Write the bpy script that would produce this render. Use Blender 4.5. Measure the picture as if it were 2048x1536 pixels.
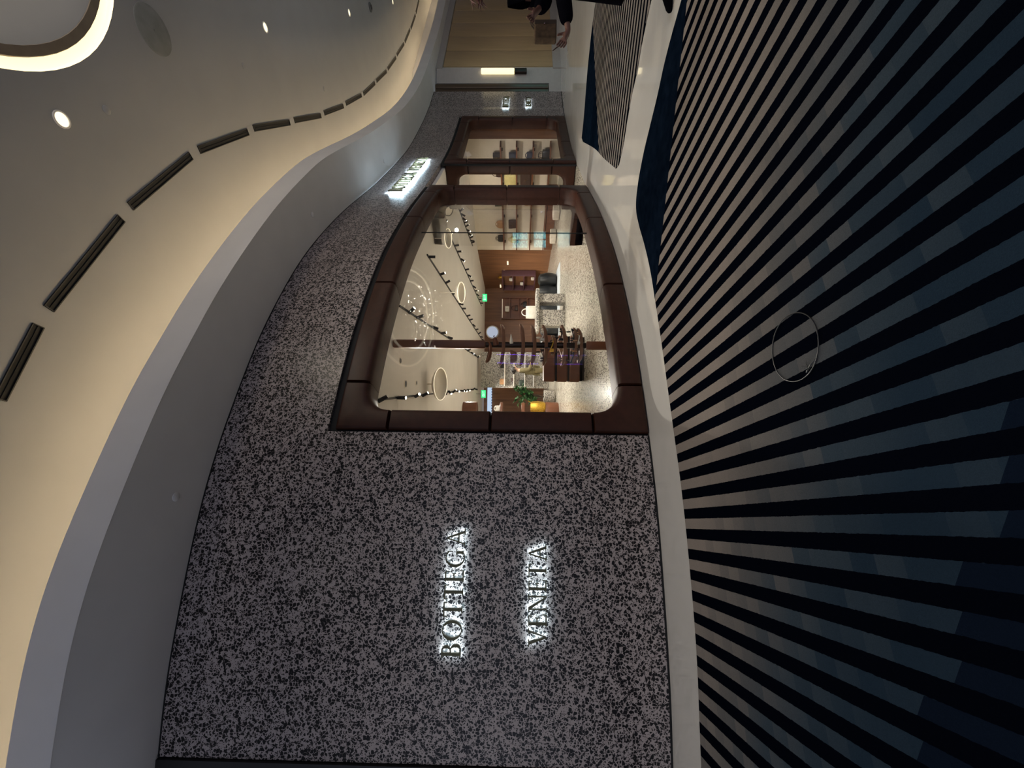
import bpy, math, random
import numpy as np
from mathutils import Vector, Matrix
from mathutils.geometry import tessellate_polygon

for o in list(bpy.data.objects): bpy.data.objects.remove(o)
scene = bpy.context.scene
COL = scene.collection
random.seed(7)
PI = math.pi

# ------------------------------------------------------------------ camera
EYE = 1.35; FPX = 790.0
pitch = math.atan((1038 - 1024) / FPX); roll = 0.012
r0 = Vector((1, 0, 0)); u0 = Vector((0, -math.sin(pitch), math.cos(pitch))); FW = Vector((0, math.cos(pitch), math.sin(pitch)))
RT = math.cos(roll) * r0 + math.sin(roll) * u0
UP = math.cos(roll) * u0 - math.sin(roll) * r0
cam = bpy.data.cameras.new('camera'); camo = bpy.data.objects.new('camera', cam); COL.objects.link(camo)
cam.sensor_fit = 'HORIZONTAL'; cam.sensor_width = 36; cam.lens = FPX * 36 / 2048
cam.clip_start = 0.02; cam.clip_end = 200
# the phone was held sideways: image right is world down, image top is world right
cx, cy, cz = -UP, RT, -FW
camo.matrix_world = Matrix(((cx.x, cy.x, cz.x, 0), (cx.y, cy.y, cz.y, 0), (cx.z, cy.z, cz.z, EYE), (0, 0, 0, 1)))
scene.camera = camo

# ------------------------------------------------------------------ world, exposure
vs = scene.view_settings
vs.view_transform = 'Standard'; vs.look = 'None'; vs.gamma = 1; vs.use_curve_mapping = False; vs.exposure = 0.0
w = bpy.data.worlds.new('World'); scene.world = w; w.use_nodes = True
bg = w.node_tree.nodes['Background']; bg.inputs[0].default_value = (0.80, 0.88, 1.12, 1); bg.inputs[1].default_value = 0.72

def lamp_spot(name, loc, target, energy, color, angle, blend=0.6, radius=0.05, parent=None):
    l = bpy.data.lights.new(name, 'SPOT'); l.energy = energy; l.color = color; l.spot_size = math.radians(angle)
    l.spot_blend = blend; l.shadow_soft_size = radius
    o = bpy.data.objects.new(name, l); COL.objects.link(o)
    d = (Vector(target) - Vector(loc)).normalized()
    o.rotation_euler = d.to_track_quat('-Z', 'Y').to_euler(); o.location = loc
    if parent is not None:
        o.parent = parent; o.matrix_parent_inverse = parent.matrix_world.inverted() if False else Matrix.Translation(-Vector(parent.location))
    return o

WARM = (1.0, 0.95, 0.88); SHOPW = (1.0, 0.95, 0.86)
CEIL_Z = 5.35; SOFFIT_Z = 4.45; LIP_Z = 4.75; SHOP_Z = 3.26

# ------------------------------------------------------------------ node helpers
class V:
    def __init__(s, nt, sock): s.nt, s.k = nt, sock
    def _m(s, op, *a):
        n = s.nt.nodes.new('ShaderNodeMath'); n.operation = op
        for i, x in enumerate((s,) + a):
            if isinstance(x, V): s.nt.links.new(x.k, n.inputs[i])
            else: n.inputs[i].default_value = x
        return V(s.nt, n.outputs[0])
    def __add__(s, o): return s._m('ADD', o)
    def __sub__(s, o): return s._m('SUBTRACT', o)
    def __mul__(s, o): return s._m('MULTIPLY', o)
    def __truediv__(s, o): return s._m('DIVIDE', o)
    def floor(s): return s._m('FLOOR')
    def frac(s): return s._m('FRACT')
    def sqrt(s): return s._m('SQRT')
    def gt(s, o): return s._m('GREATER_THAN', o)
    def lt(s, o): return s._m('LESS_THAN', o)
    def clamp(s):
        r = s._m('ADD', 0.0); r.k.node.use_clamp = True; return r

def new_mat(name):
    m = bpy.data.materials.new(name); m.use_nodes = True
    nt = m.node_tree; b = nt.nodes['Principled BSDF']
    return m, nt, b

def ramp(nt, val, stops):
    n = nt.nodes.new('ShaderNodeValToRGB'); e = n.color_ramp.elements
    while len(e) < len(stops): e.new(0.5)
    for i, (p, c) in enumerate(stops):
        e[i].position = p; e[i].color = (*c, 1) if len(c) == 3 else c
    nt.links.new(val.k if isinstance(val, V) else val, n.inputs[0]); return n.outputs[0]

def mixc(nt, fac, a, b):
    n = nt.nodes.new('ShaderNodeMix'); n.data_type = 'RGBA'
    for i, x in ((0, fac), (6, a), (7, b)):
        if isinstance(x, V): nt.links.new(x.k, n.inputs[i])
        elif hasattr(x, 'is_output'): nt.links.new(x, n.inputs[i])
        elif isinstance(x, tuple): n.inputs[i].default_value = (*x, 1)
        else: n.inputs[i].default_value = x
    return n.outputs[2]

def objco(nt): return nt.nodes.new('ShaderNodeTexCoord').outputs['Object']
def posco(nt): return nt.nodes.new('ShaderNodeNewGeometry').outputs['Position']
def noise(nt, scale, vec=None, detail=3):
    n = nt.nodes.new('ShaderNodeTexNoise'); n.inputs['Scale'].default_value = scale; n.inputs['Detail'].default_value = detail
    nt.links.new(vec if vec is not None else objco(nt), n.inputs['Vector']); return V(nt, n.outputs['Fac'])

def mat(name, col, rough=0.5, metal=0.0, var=0.12, scale=8.0, bump=0.0, bscale=60, spec=0.5, coat=0.0):
    m, nt, b = new_mat(name)
    n = noise(nt, scale)
    a = tuple(max(0, c * (1 - var)) for c in col); d = tuple(min(1, c * (1 + var)) for c in col)
    nt.links.new(ramp(nt, n, [(0.3, a), (0.7, d)]), b.inputs['Base Color'])
    b.inputs['Roughness'].default_value = rough; b.inputs['Metallic'].default_value = metal
    b.inputs['Specular IOR Level'].default_value = spec; b.inputs['Coat Weight'].default_value = coat
    if bump:
        bn = nt.nodes.new('ShaderNodeBump'); bn.inputs['Strength'].default_value = bump; bn.inputs['Distance'].default_value = 0.01
        nt.links.new(noise(nt, bscale).k, bn.inputs['Height']); nt.links.new(bn.outputs[0], b.inputs['Normal'])
    return m

def emit(name, col, strength):
    m, nt, b = new_mat(name)
    b.inputs['Base Color'].default_value = (*[min(1, c) for c in col], 1)
    b.inputs['Emission Color'].default_value = (*col, 1); b.inputs['Emission Strength'].default_value = strength
    n = noise(nt, 3.0); nt.links.new(ramp(nt, n, [(0, tuple(c * .97 for c in col)), (1, col)]), b.inputs['Emission Color'])
    return m

def wood(name, c1, c2, rough=0.45, axis=(1, 1, 0.08), scale=9):
    m, nt, b = new_mat(name)
    mp = nt.nodes.new('ShaderNodeMapping'); mp.inputs['Scale'].default_value = axis
    nt.links.new(objco(nt), mp.inputs['Vector'])
    n = noise(nt, scale, mp.outputs[0], 6)
    nt.links.new(ramp(nt, n, [(0.3, c1), (0.7, c2)]), b.inputs['Base Color']); b.inputs['Roughness'].default_value = rough
    return m

def terrazzo(name, matrix, chip, big, small, thr, rough, tint=(0.5, 0.42, 0.4)):
    m, nt, b = new_mat(name); co = posco(nt)
    # angular stone chips: Voronoi cells shrunk by a random amount, with finer shards between them
    n2 = noise(nt, 1.2, co, 1); n3 = noise(nt, 40.0, co, 0)
    v = nt.nodes.new('ShaderNodeTexVoronoi'); v.inputs['Scale'].default_value = big; nt.links.new(co, v.inputs['Vector'])
    e1 = nt.nodes.new('ShaderNodeTexVoronoi'); e1.feature = 'DISTANCE_TO_EDGE'; e1.inputs['Scale'].default_value = big; nt.links.new(co, e1.inputs['Vector'])
    e2 = nt.nodes.new('ShaderNodeTexVoronoi'); e2.feature = 'DISTANCE_TO_EDGE'; e2.inputs['Scale'].default_value = small; nt.links.new(co, e2.inputs['Vector'])
    sep = nt.nodes.new('ShaderNodeSeparateColor'); nt.links.new(v.outputs['Color'], sep.inputs[0])
    c1 = ((V(nt, e1.outputs['Distance']) - (V(nt, sep.outputs[0]) * 0.40 + (0.40 - thr * 0.5))) * 40.0 + 0.5).clamp()
    c2 = ((V(nt, e2.outputs['Distance']) - ((n3 - 0.5) * 0.7 + (0.54 - thr * 0.42))) * 40.0 + 0.5).clamp()
    chips = c1._m('MAXIMUM', c2)
    base = mixc(nt, (n2 * 0.5 + n3 * 0.5), tuple(c * .85 for c in matrix), tuple(min(1, c * 1.12) for c in matrix))
    chipc = mixc(nt, n3, chip, tuple(min(1, c * 2.2) for c in chip))
    nt.links.new(mixc(nt, chips, base, chipc), b.inputs['Base Color']); b.inputs['Roughness'].default_value = rough; b.inputs['Specular IOR Level'].default_value = 0.3
    return m

M = {}
M['terrazzo'] = terrazzo('facade_terrazzo', (0.42, 0.36, 0.345), (0.005, 0.0045, 0.005), 35, 62, 0.78, 0.32)
M['terr_floor'] = terrazzo('shop_floor_terrazzo', (0.62, 0.57, 0.47), (0.05, 0.042, 0.034), 30, 56, 0.72, 0.22)
M['terr_stone'] = terrazzo('shop_stone_terrazzo', (0.55, 0.51, 0.44), (0.06, 0.055, 0.05), 30, 56, 0.76, 0.35)
M['white'] = mat('white_plaster', (0.74, 0.73, 0.72), 0.7, var=0.03, scale=2)
M['ceil'] = mat('ceiling_paint', (0.32, 0.33, 0.345), 0.8, var=0.03, scale=1.5)
M['shopceil'] = mat('shop_ceiling_paint', (0.86, 0.82, 0.76), 0.75, var=0.03, scale=2)
M['beige'] = mat('beige_plaster', (0.72, 0.63, 0.50), 0.7, var=0.05, scale=3)
M['marble'] = mat('cream_marble', (0.60, 0.58, 0.545), 0.035, var=0.03, scale=2.0, spec=0.7)
M['leather'] = mat('brown_leather_panel', (0.040, 0.0125, 0.006), 0.46, var=0.18, scale=14, bump=0.06, bscale=220, spec=0.3)
M['brown'] = wood('brown_lacquer', (0.13, 0.045, 0.020), (0.19, 0.070, 0.030), 0.4)
M['wood'] = wood('walnut_wall', (0.15, 0.065, 0.030), (0.26, 0.12, 0.055), 0.4)
M['panel'] = wood('bronze_wall_panel', (0.46, 0.33, 0.18), (0.54, 0.39, 0.215), 0.4, (1, 1, 0.2), 5)
M['brass'] = mat('brass_strip', (0.45, 0.32, 0.16), 0.25, 1.0)
M['bronze'] = mat('polished_bronze', (0.115, 0.080, 0.052), 0.3, 0.35, var=0.05)
M['darkbronze'] = mat('dark_bronze', (0.035, 0.022, 0.016), 0.35, 0.6)
M['pier'] = mat('taupe_pier', (0.46, 0.43, 0.40), 0.5, var=0.04)
M['toprail'] = mat('grey_top_rail', (0.50, 0.46, 0.38), 0.5)
M['rimbronze'] = mat('taupe_rim', (0.16, 0.13, 0.10), 0.6)
M['black'] = mat('black_metal', (0.008, 0.008, 0.009), 0.45)
M['gap'] = mat('shadow_gap_black', (0.004, 0.004, 0.005), 0.8)
M['letter'] = mat('bronze_letter_face', (0.10, 0.095, 0.055), 0.35, 0.7)
M['halo'] = emit('letter_back_light', (0.72, 0.92, 1.0), 20.0)
M['led'] = emit('cove_led', (1.0, 0.76, 0.45), 17.0)
M['ringlight'] = emit('ring_diffuser', (1.0, 0.83, 0.52), 1.25)
M['down'] = emit('downlight_lens', (1.0, 0.86, 0.58), 1.5)
M['spotlens'] = emit('spot_lens', (1.0, 0.90, 0.72), 9.0)
M['sconce'] = emit('sconce_glass', (1.0, 0.84, 0.50), 1.35)
M['exit'] = emit('exit_green', (0.05, 0.85, 0.30), 0.9)
M['exitw'] = emit('exit_white', (0.7, 1.0, 0.8), 1.2)
M['cornice'] = emit('blue_cornice_light', (0.55, 0.72, 1.0), 0.75)
M['pict'] = emit('picture_light', (1.0, 0.86, 0.62), 1.0)
M['speaker'] = mat('grey_speaker_cloth', (0.21, 0.22, 0.22), 0.8)
M['grey'] = mat('grey_grille', (0.085, 0.088, 0.09), 0.7)
M['pend'] = mat('pendant_enamel', (0.82, 0.76, 0.64), 0.4, var=0.03)
M['mirror'] = mat('mirror_glass', (0.80, 0.80, 0.78), 0.03, 1.0, var=0.01)
M['blackfab'] = mat('black_upholstery', (0.008, 0.009, 0.010), 0.38, bump=0.1)
M['greyrug'] = mat('pale_grey_rug', (0.42, 0.45, 0.47), 0.95, bump=0.3, bscale=120)
M['tan'] = mat('tan_leather', (0.42, 0.22, 0.10), 0.5)
M['ivory'] = mat('ivory_leather', (0.80, 0.76, 0.66), 0.5, bump=0.2, bscale=40)
M['bagblack'] = mat('black_leather', (0.012, 0.012, 0.014), 0.35, bump=0.3, bscale=40)
M['bagnavy'] = mat('navy_leather', (0.02, 0.03, 0.06), 0.4)
M['baggreen'] = mat('dark_green_leather', (0.02, 0.035, 0.022), 0.4)
M['bagbrown'] = mat('dark_brown_leather', (0.05, 0.024, 0.018), 0.42, bump=0.3, bscale=40)
M['bagyellow'] = mat('pale_yellow_leather', (0.62, 0.52, 0.22), 0.45, bump=0.3, bscale=40)
M['gold'] = mat('gold_woven', (0.75, 0.42, 0.06), 0.28, 0.9, var=0.5, scale=60, bump=0.8, bscale=90)
M['leaf'] = mat('plant_leaf', (0.035, 0.12, 0.03), 0.45, var=0.5, scale=12)
M['trunk'] = mat('plant_stem', (0.08, 0.05, 0.03), 0.8)
M['skin'] = mat('skin', (0.15, 0.068, 0.048), 0.5, var=0.06)
M['skin2'] = mat('skin_light', (0.50, 0.30, 0.20), 0.5, var=0.06)
M['hair'] = mat('hair_dark', (0.012, 0.008, 0.006), 0.45, bump=0.4, bscale=150)
M['hairred'] = mat('hair_auburn', (0.09, 0.025, 0.018), 0.5, bump=0.4, bscale=150)
M['olive'] = mat('olive_cloth', (0.13, 0.105, 0.045), 0.85, var=0.2)
M['coat'] = mat('black_cloth', (0.004, 0.004, 0.006), 1.0, bump=0.2, bscale=80, spec=0.0)
M['canvas'] = mat('brown_canvas', (0.085, 0.055, 0.032), 0.8, var=0.3, scale=30, spec=0.15)
M['canvasd'] = mat('brown_flap', (0.05, 0.036, 0.027), 0.8, spec=0.15)
M['purple'] = mat('plum_lacquer', (0.10, 0.045, 0.055), 0.35)
M['hoop'] = mat('dark_wire', (0.018, 0.018, 0.018), 0.4)
M['boxwhite'] = mat('cream_plinth', (0.70, 0.62, 0.52), 0.6)
M['tray'] = mat('brown_tray', (0.20, 0.095, 0.055), 0.35)
M['neon'] = emit('purple_neon', (0.16, 0.05, 1.0), 26.0)
M['orange'] = mat('chocolate_boxes', (0.12, 0.05, 0.028), 0.5)

# glass: thin pane, clear with a Fresnel reflection
m, nt, b = new_mat('shop_glass'); nt.nodes.remove(b)
tr = nt.nodes.new('ShaderNodeBsdfTransparent'); tr.inputs[0].default_value = (0.985, 0.985, 0.98, 1)
gl = nt.nodes.new('ShaderNodeBsdfGlossy'); gl.inputs['Roughness'].default_value = 0.0
lw = nt.nodes.new('ShaderNodeLayerWeight'); lw.inputs[0].default_value = 0.5
fr = (V(nt, lw.outputs['Facing'])._m('POWER', 5.0) * 0.96 + 0.022)
mx = nt.nodes.new('ShaderNodeMixShader')
nt.links.new(fr.k, mx.inputs[0]); nt.links.new(tr.outputs[0], mx.inputs[1]); nt.links.new(gl.outputs[0], mx.inputs[2])
nt.links.new(mx.outputs[0], nt.nodes['Material Output'].inputs[0]); M['glass'] = m

def carpet_mat(name, kind):
    m, nt, b = new_mat(name); co = posco(nt)
    sp = nt.nodes.new('ShaderNodeSeparateXYZ'); nt.links.new(co, sp.inputs[0])
    X, Y = V(nt, sp.outputs[0]), V(nt, sp.outputs[1])
    if kind == 'main':
        # woven stripes fanning out slightly, over the floor plane
        q = (X * -789.943 + Y * -278.788 + 19.469) / (X * 9.48 + Y * 28.994 + 1065.897)
        k = ((q + 0.0254) * 0.00052 + 0.0115993).sqrt() - 0.1077
        k = k / 0.00026 + 400.0
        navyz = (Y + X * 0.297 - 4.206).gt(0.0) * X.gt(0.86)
        along = Y * 0.94 - X * 0.33
    else:
        k = (X * 0.507 + Y * 0.862) / 0.15 + 400.0
        navyz = (Y - X * 0.256 - 5.865).gt(0.0)
        along = X * 0.862 - Y * 0.507 + 1.5
    wob = (noise(nt, 70.0, co) - 0.5) * 0.05
    fr_ = (k + wob).frac(); dark = fr_.gt(0.5)
    wn = nt.nodes.new('ShaderNodeTexWhiteNoise'); wn.noise_dimensions = '2D'
    cb = nt.nodes.new('ShaderNodeCombineXYZ')
    kf = k.floor(); ph = (kf * 0.377).frac()
    al = (along * 8.5 + ph).floor()
    nt.links.new(kf.k, cb.inputs[0]); nt.links.new(al.k, cb.inputs[1]); nt.links.new(cb.outputs[0], wn.inputs['Vector'])
    hsh = V(nt, wn.outputs['Value'])
    if kind == 'main':
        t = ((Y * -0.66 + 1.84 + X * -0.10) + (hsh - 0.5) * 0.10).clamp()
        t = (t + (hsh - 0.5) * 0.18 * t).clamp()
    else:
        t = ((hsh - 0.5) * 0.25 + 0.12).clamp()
    lightc = ramp(nt, t, [(0.0, (0.25, 0.215, 0.19)), (0.4, (0.12, 0.115, 0.113)), (0.7, (0.040, 0.056, 0.073)), (1.0, (0.017, 0.031, 0.050))])  # beige-to-blue pattern, with dimness towards the camera put into the colour too
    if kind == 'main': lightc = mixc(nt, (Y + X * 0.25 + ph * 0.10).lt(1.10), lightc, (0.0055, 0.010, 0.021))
    pile = noise(nt, 260.0, co, 2)
    streak = noise(nt, 9.0, co, 4)
    navy = ramp(nt, streak, [(0.35, (0.002, 0.005, 0.011)), (0.8, (0.006, 0.011, 0.022))])
    c = mixc(nt, dark, lightc, (0.0016, 0.0024, 0.0055))
    c = mixc(nt, navyz, c, navy)
    c2 = mixc(nt, pile, (0.72, 0.72, 0.72), (1.2, 1.2, 1.2))
    mm = nt.nodes.new('ShaderNodeMix'); mm.data_type = 'RGBA'; mm.blend_type = 'MULTIPLY'; mm.inputs[0].default_value = 1
    nt.links.new(c, mm.inputs[6]); nt.links.new(c2, mm.inputs[7]); nt.links.new(mm.outputs[2], b.inputs['Base Color'])
    b.inputs['Roughness'].default_value = 1.0; b.inputs['Specular IOR Level'].default_value = 0.0
    bn = nt.nodes.new('ShaderNodeBump'); bn.inputs['Strength'].default_value = 0.4; bn.inputs['Distance'].default_value = 0.004
    nt.links.new(pile.k, bn.inputs['Height']); nt.links.new(bn.outputs[0], b.inputs['Normal'])
    return m
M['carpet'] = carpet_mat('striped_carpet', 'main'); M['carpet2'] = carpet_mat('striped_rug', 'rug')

# ------------------------------------------------------------------ mesh helpers
class MB:
    def __init__(s): s.v, s.f, s.mi = [], [], []
    def add(s, vs, fs, mi=0):
        o = len(s.v); s.v += [tuple(map(float, p)) for p in vs]
        for q in fs: s.f.append(tuple(o + i for i in q)); s.mi.append(mi)
        return s
    def box(s, c, size, rz=0.0, mi=0, taper=1.0, R=None):
        x, y, z = (d / 2 for d in size); M3 = R or Matrix.Rotation(rz, 3, 'Z')
        vs = []
        for k, (a, b_, e) in enumerate([(-1,-1,-1),(1,-1,-1),(1,1,-1),(-1,1,-1),(-1,-1,1),(1,-1,1),(1,1,1),(-1,1,1)]):
            t = taper if e > 0 else 1.0
            vs.append(Vector(c) + M3 @ Vector((a * x * t, b_ * y * t, e * z)))
        return s.add(vs, [(0,3,2,1),(4,5,6,7),(0,1,5,4),(1,2,6,5),(2,3,7,6),(3,0,4,7)], mi)
    def rbox(s, c, size, r=0.02, rz=0.0, mi=0, seg=3, R=None):
        # box with rounded vertical corners and bevelled top and bottom
        x, y, z = (d / 2 for d in size); M3 = R or Matrix.Rotation(rz, 3, 'Z'); r = min(r, x * .99, y * .99); bz = min(r * .5, z * .45)
        def loop(ins, zz):
            out = []
            for (sx, sy, a0) in ((1, 1, 0), (-1, 1, 90), (-1, -1, 180), (1, -1, 270)):
                for i in range(seg + 1):
                    a = math.radians(a0 + 90 * i / seg)
                    out.append(Vector(c) + M3 @ Vector((sx * (x - r) + (r - ins) * math.cos(a), sy * (y - r) + (r - ins) * math.sin(a), zz)))
            return out
        ls = [loop(bz, -z), loop(0, -z + bz), loop(0, z - bz), loop(bz, z)]
        n = len(ls[0]); vs = sum(ls, [])
        fs = [tuple(reversed(range(n))), tuple(range(3 * n, 4 * n))]
        for k in range(3):
            for i in range(n):
                j = (i + 1) % n; fs.append((k * n + i, k * n + j, (k + 1) * n + j, (k + 1) * n + i))
        return s.add(vs, fs, mi)
    def tube(s, path, r, n=8, mi=0, closed=False):
        P = [Vector(p) for p in path]; rs = r if isinstance(r, (list, tuple)) else [r] * len(P)
        vs = []; m_ = len(P); prev = None
        for i, p in enumerate(P):
            a = P[(i - 1) % m_] if (i > 0 or closed) else P[i]; b_ = P[(i + 1) % m_] if (i < m_ - 1 or closed) else P[i]
            t = (b_ - a).normalized()
            if prev is None:
                up = Vector((0, 0, 1)) if abs(t.z) < 0.9 else Vector((1, 0, 0)); x = t.cross(up).normalized()
            else:
                x = (prev - t * prev.dot(t)).normalized()
            prev = x; y = t.cross(x)
            for k in range(n):
                g = 2 * PI * k / n; vs.append(p + (x * math.cos(g) + y * math.sin(g)) * rs[i])
        fs = []
        for i in range(m_ if closed else m_ - 1):
            for k in range(n):
                a, b_ = i * n + k, i * n + (k + 1) % n; c_, d = ((i + 1) % m_) * n + (k + 1) % n, ((i + 1) % m_) * n + k
                fs.append((a, b_, c_, d))
        if not closed: fs += [tuple(reversed(range(n))), tuple(range((m_ - 1) * n, m_ * n))]
        return s.add(vs, fs, mi)
    def lathe(s, prof, c=(0, 0, 0), n=32, mi=0, cap=True, sx=1.0, sy=1.0):
        vs = []
        for (r, z) in prof:
            for k in range(n):
                g = 2 * PI * k / n; vs.append((c[0] + r * sx * math.cos(g), c[1] + r * sy * math.sin(g), c[2] + z))
        fs = []
        for i in range(len(prof) - 1):
            for k in range(n):
                fs.append((i * n + k, i * n + (k + 1) % n, (i + 1) * n + (k + 1) % n, (i + 1) * n + k))
        if cap: fs += [tuple(reversed(range(n))), tuple(range((len(prof) - 1) * n, len(prof) * n))]
        return s.add(vs, fs, mi)
    def ellipsoid(s, c, r, n=16, m_=10, mi=0, R=None):
        vs, fs = [], []; R = R or Matrix.Identity(3)
        for i in range(m_ + 1):
            t = PI * i / m_
            for k in range(n):
                g = 2 * PI * k / n
                vs.append(Vector(c) + R @ Vector((r[0] * math.sin(t) * math.cos(g), r[1] * math.sin(t) * math.sin(g), r[2] * math.cos(t))))
        for i in range(m_):
            for k in range(n):
                fs.append((i * n + k, (i + 1) * n + k, (i + 1) * n + (k + 1) % n, i * n + (k + 1) % n))
        return s.add(vs, fs, mi)
    def prism(s, poly, z0, z1, mi=0, holes=()):
        # horizontal slab from an xy outline
        loops = [[Vector((x, y, 0)) for x, y in poly]] + [[Vector((x, y, 0)) for x, y in h] for h in holes]
        tris = tessellate_polygon(loops); flat = [p for l in loops for p in l]; n = len(flat)
        vs = [(p.x, p.y, z0) for p in flat] + [(p.x, p.y, z1) for p in flat]
        fs = []
        for t in tris:
            a, b_, c = flat[t[0]], flat[t[1]], flat[t[2]]
            up = (b_ - a).cross(c - a).z > 0
            t = t if up else (t[0], t[2], t[1])
            fs.append((t[0] + n, t[1] + n, t[2] + n)); fs.append((t[2], t[1], t[0]))
        o = 0
        for l in loops:
            for i in range(len(l)):
                a, b_ = o + i, o + (i + 1) % len(l); fs.append((a, b_, b_ + n, a + n))
            o += len(l)
        return s.add(vs, fs, mi)
    def build(s, name, mats, parent=None, smooth=False, angle=40):
        me = bpy.data.meshes.new(name); me.from_pydata(s.v, [], s.f)
        for k in (mats if isinstance(mats, (list, tuple)) else [mats]): me.materials.append(M[k] if isinstance(k, str) else k)
        me.polygons.foreach_set('material_index', s.mi)
        me.update()
        if smooth:
            me.polygons.foreach_set('use_smooth', [True] * len(me.polygons))
            try: me.set_sharp_from_angle(angle=math.radians(angle))
            except Exception: pass
        o = bpy.data.objects.new(name, me); COL.objects.link(o)
        if parent is not None:
            o.parent = parent
        return o

def tag(o, label=None, cat=None, group=None, kind=None):
    if label: o['label'] = label
    if cat: o['category'] = cat
    if group: o['group'] = group
    if kind: o['kind'] = kind
    return o
def empty(name, loc=(0, 0, 0), rz=0.0):
    o = bpy.data.objects.new(name, None); COL.objects.link(o); o.location = loc; o.rotation_euler = (0, 0, rz); o.empty_display_size = 0.1
    return o
def copy_tree(o, parent=None):
    c = o.copy(); COL.objects.link(c); c.parent = parent
    for ch in list(o.children): copy_tree(ch, c)
    return c
def world_part(mb, name, mats, parent, smooth=False):
    # geometry given in world coordinates, under a parent that only has a translation
    l = parent.location; mb.v = [(x - l.x, y - l.y, z - l.z) for x, y, z in mb.v]
    return mb.build(name, mats, parent, smooth)

# ------------------------------------------------------------------ facade plan curve
def catmull(P, n=40):
    P = np.array(P, float); Q = np.vstack([2 * P[0] - P[1], P, 2 * P[-1] - P[-2]]); out = []
    for i in range(1, len(Q) - 2):
        a, b_, d, e = Q[i - 1:i + 3]
        for t in np.linspace(0, 1, n, endpoint=False):
            out.append(.5 * ((2 * b_) + (d - a) * t + (2 * a - 5 * b_ + 4 * d - e) * t * t + (3 * b_ - a - 3 * d + e) * t ** 3))
    out.append(P[-1]); return np.array(out)
def smooth_curve(C, k=61):
    K = np.ones(k) / k; h = k // 2; S_ = C.copy()
    for j in range(2): S_[h:-h, j] = np.convolve(C[:, j], K, 'valid')
    return S_
PLAN = [(-5.2,3.24),(-4.2,3.29),(-3.28,3.38),(-2.75,3.44),(-2.3,3.53),(-1.52,3.72),(-1.03,3.88),(-.55,4.08),(0,4.36),(.55,4.66),(1.08,5.03),(1.6,5.42),(2.13,5.91),(2.74,6.56),(3.25,7.15),(3.97,8.05),(4.7,8.9),(5.85,10.18),(6.75,11.08),(7.8,11.97),(8.75,12.78),(10.2,13.77)]
FC = smooth_curve(catmull(PLAN))
FS = np.concatenate([[0], np.cumsum(np.hypot(*np.diff(FC, axis=0).T))])
def fpos(s): return np.interp(s, FS, FC[:, 0]), np.interp(s, FS, FC[:, 1])
def fnorm(s):
    a, b_ = fpos(s - .06), fpos(s + .06); tx, ty = b_[0] - a[0], b_[1] - a[1]; l = math.hypot(tx, ty)
    return -ty / l, tx / l                      # towards the shop
def FM(s, z, d):
    x, y = fpos(s); nx, ny = fnorm(s); return (x + nx * d, y + ny * d, z)
WALL0, WALL1 = 1.93, 19.36
LIP = smooth_curve(catmull([(-7,2.3),(-5.5,2.36),(-4,2.44),(-2.6,2.58),(-2.0,2.67),(-1.5,2.79),(-.95,3.01),(-.3,3.30),(.15,3.54),(.55,3.78),(1.05,4.08),(1.9,4.70),(2.45,5.15),(3.2,5.83),(3.6,6.25),(4.2,6.95),(5.15,8.1),(6.36,9.4),(7.2,10.3),(9.1,12.0),(11.0,13.22),(12.45,14.15),(13.9,14.98),(15.2,15.63),(19,17.5)]), 61)
LIP = LIP[::8]
FCs = FC[::8]
PW0, PW1 = (11.20, 14.0), (17.1, 17.1)        # panelled wall, plan line

# ------------------------------------------------------------------ structure: floors, ceilings
shop_front = [tuple(FM(s, 0, 0.0)[:2]) for s in np.linspace(2.2, 17.3, 90)]
shop_poly = shop_front + [(8.35, 13.10), (5.94, 17.5), (5.2, 21.5), (-3.6, 21.5), (-3.6, 3.52)]
mall_poly = [(-14, -14), (24, -14), (24, 21)] + [(PW1[0], PW1[1] + .2), (PW0[0], PW0[1] + .3), (10.3, 14.2)] + [tuple(p) for p in FCs[::-1]] + [(-14, 3.0)]
tag(MB().prism(mall_poly, -0.10, 0.0).build('floor', 'marble'), 'cream polished stone floor of the concourse', kind='structure')
tag(MB().prism(shop_poly, -0.10, 0.0).build('floor', 'terr_floor'), 'speckled cream terrazzo floor inside the shop', kind='structure')
shop_in = [tuple(FM(s, 0, 0.12)[:2]) for s in np.linspace(2.3, 17.2, 90)] + shop_poly[90:]
tag(MB().prism(shop_in, SHOP_Z, SHOP_Z + 0.08).build('ceiling', 'shopceil'), 'plain off-white ceiling inside the shop', kind='structure')
RC = (3.79, 2.17); RR = 1.62
hole = [(RC[0] + RR * math.cos(2 * PI * i / 72), RC[1] + RR * math.sin(2 * PI * i / 72)) for i in range(72)]
ceil_poly = [(-14, -14), (24, -14), (24, 22), (9, 22), (9, 14.5), (3, 9), (-14, 6)]
tag(MB().prism(ceil_poly, CEIL_Z, CEIL_Z + 0.10, holes=[hole]).build('ceiling', 'ceil'), 'high pale concourse ceiling with a round light recess', kind='structure')

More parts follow.
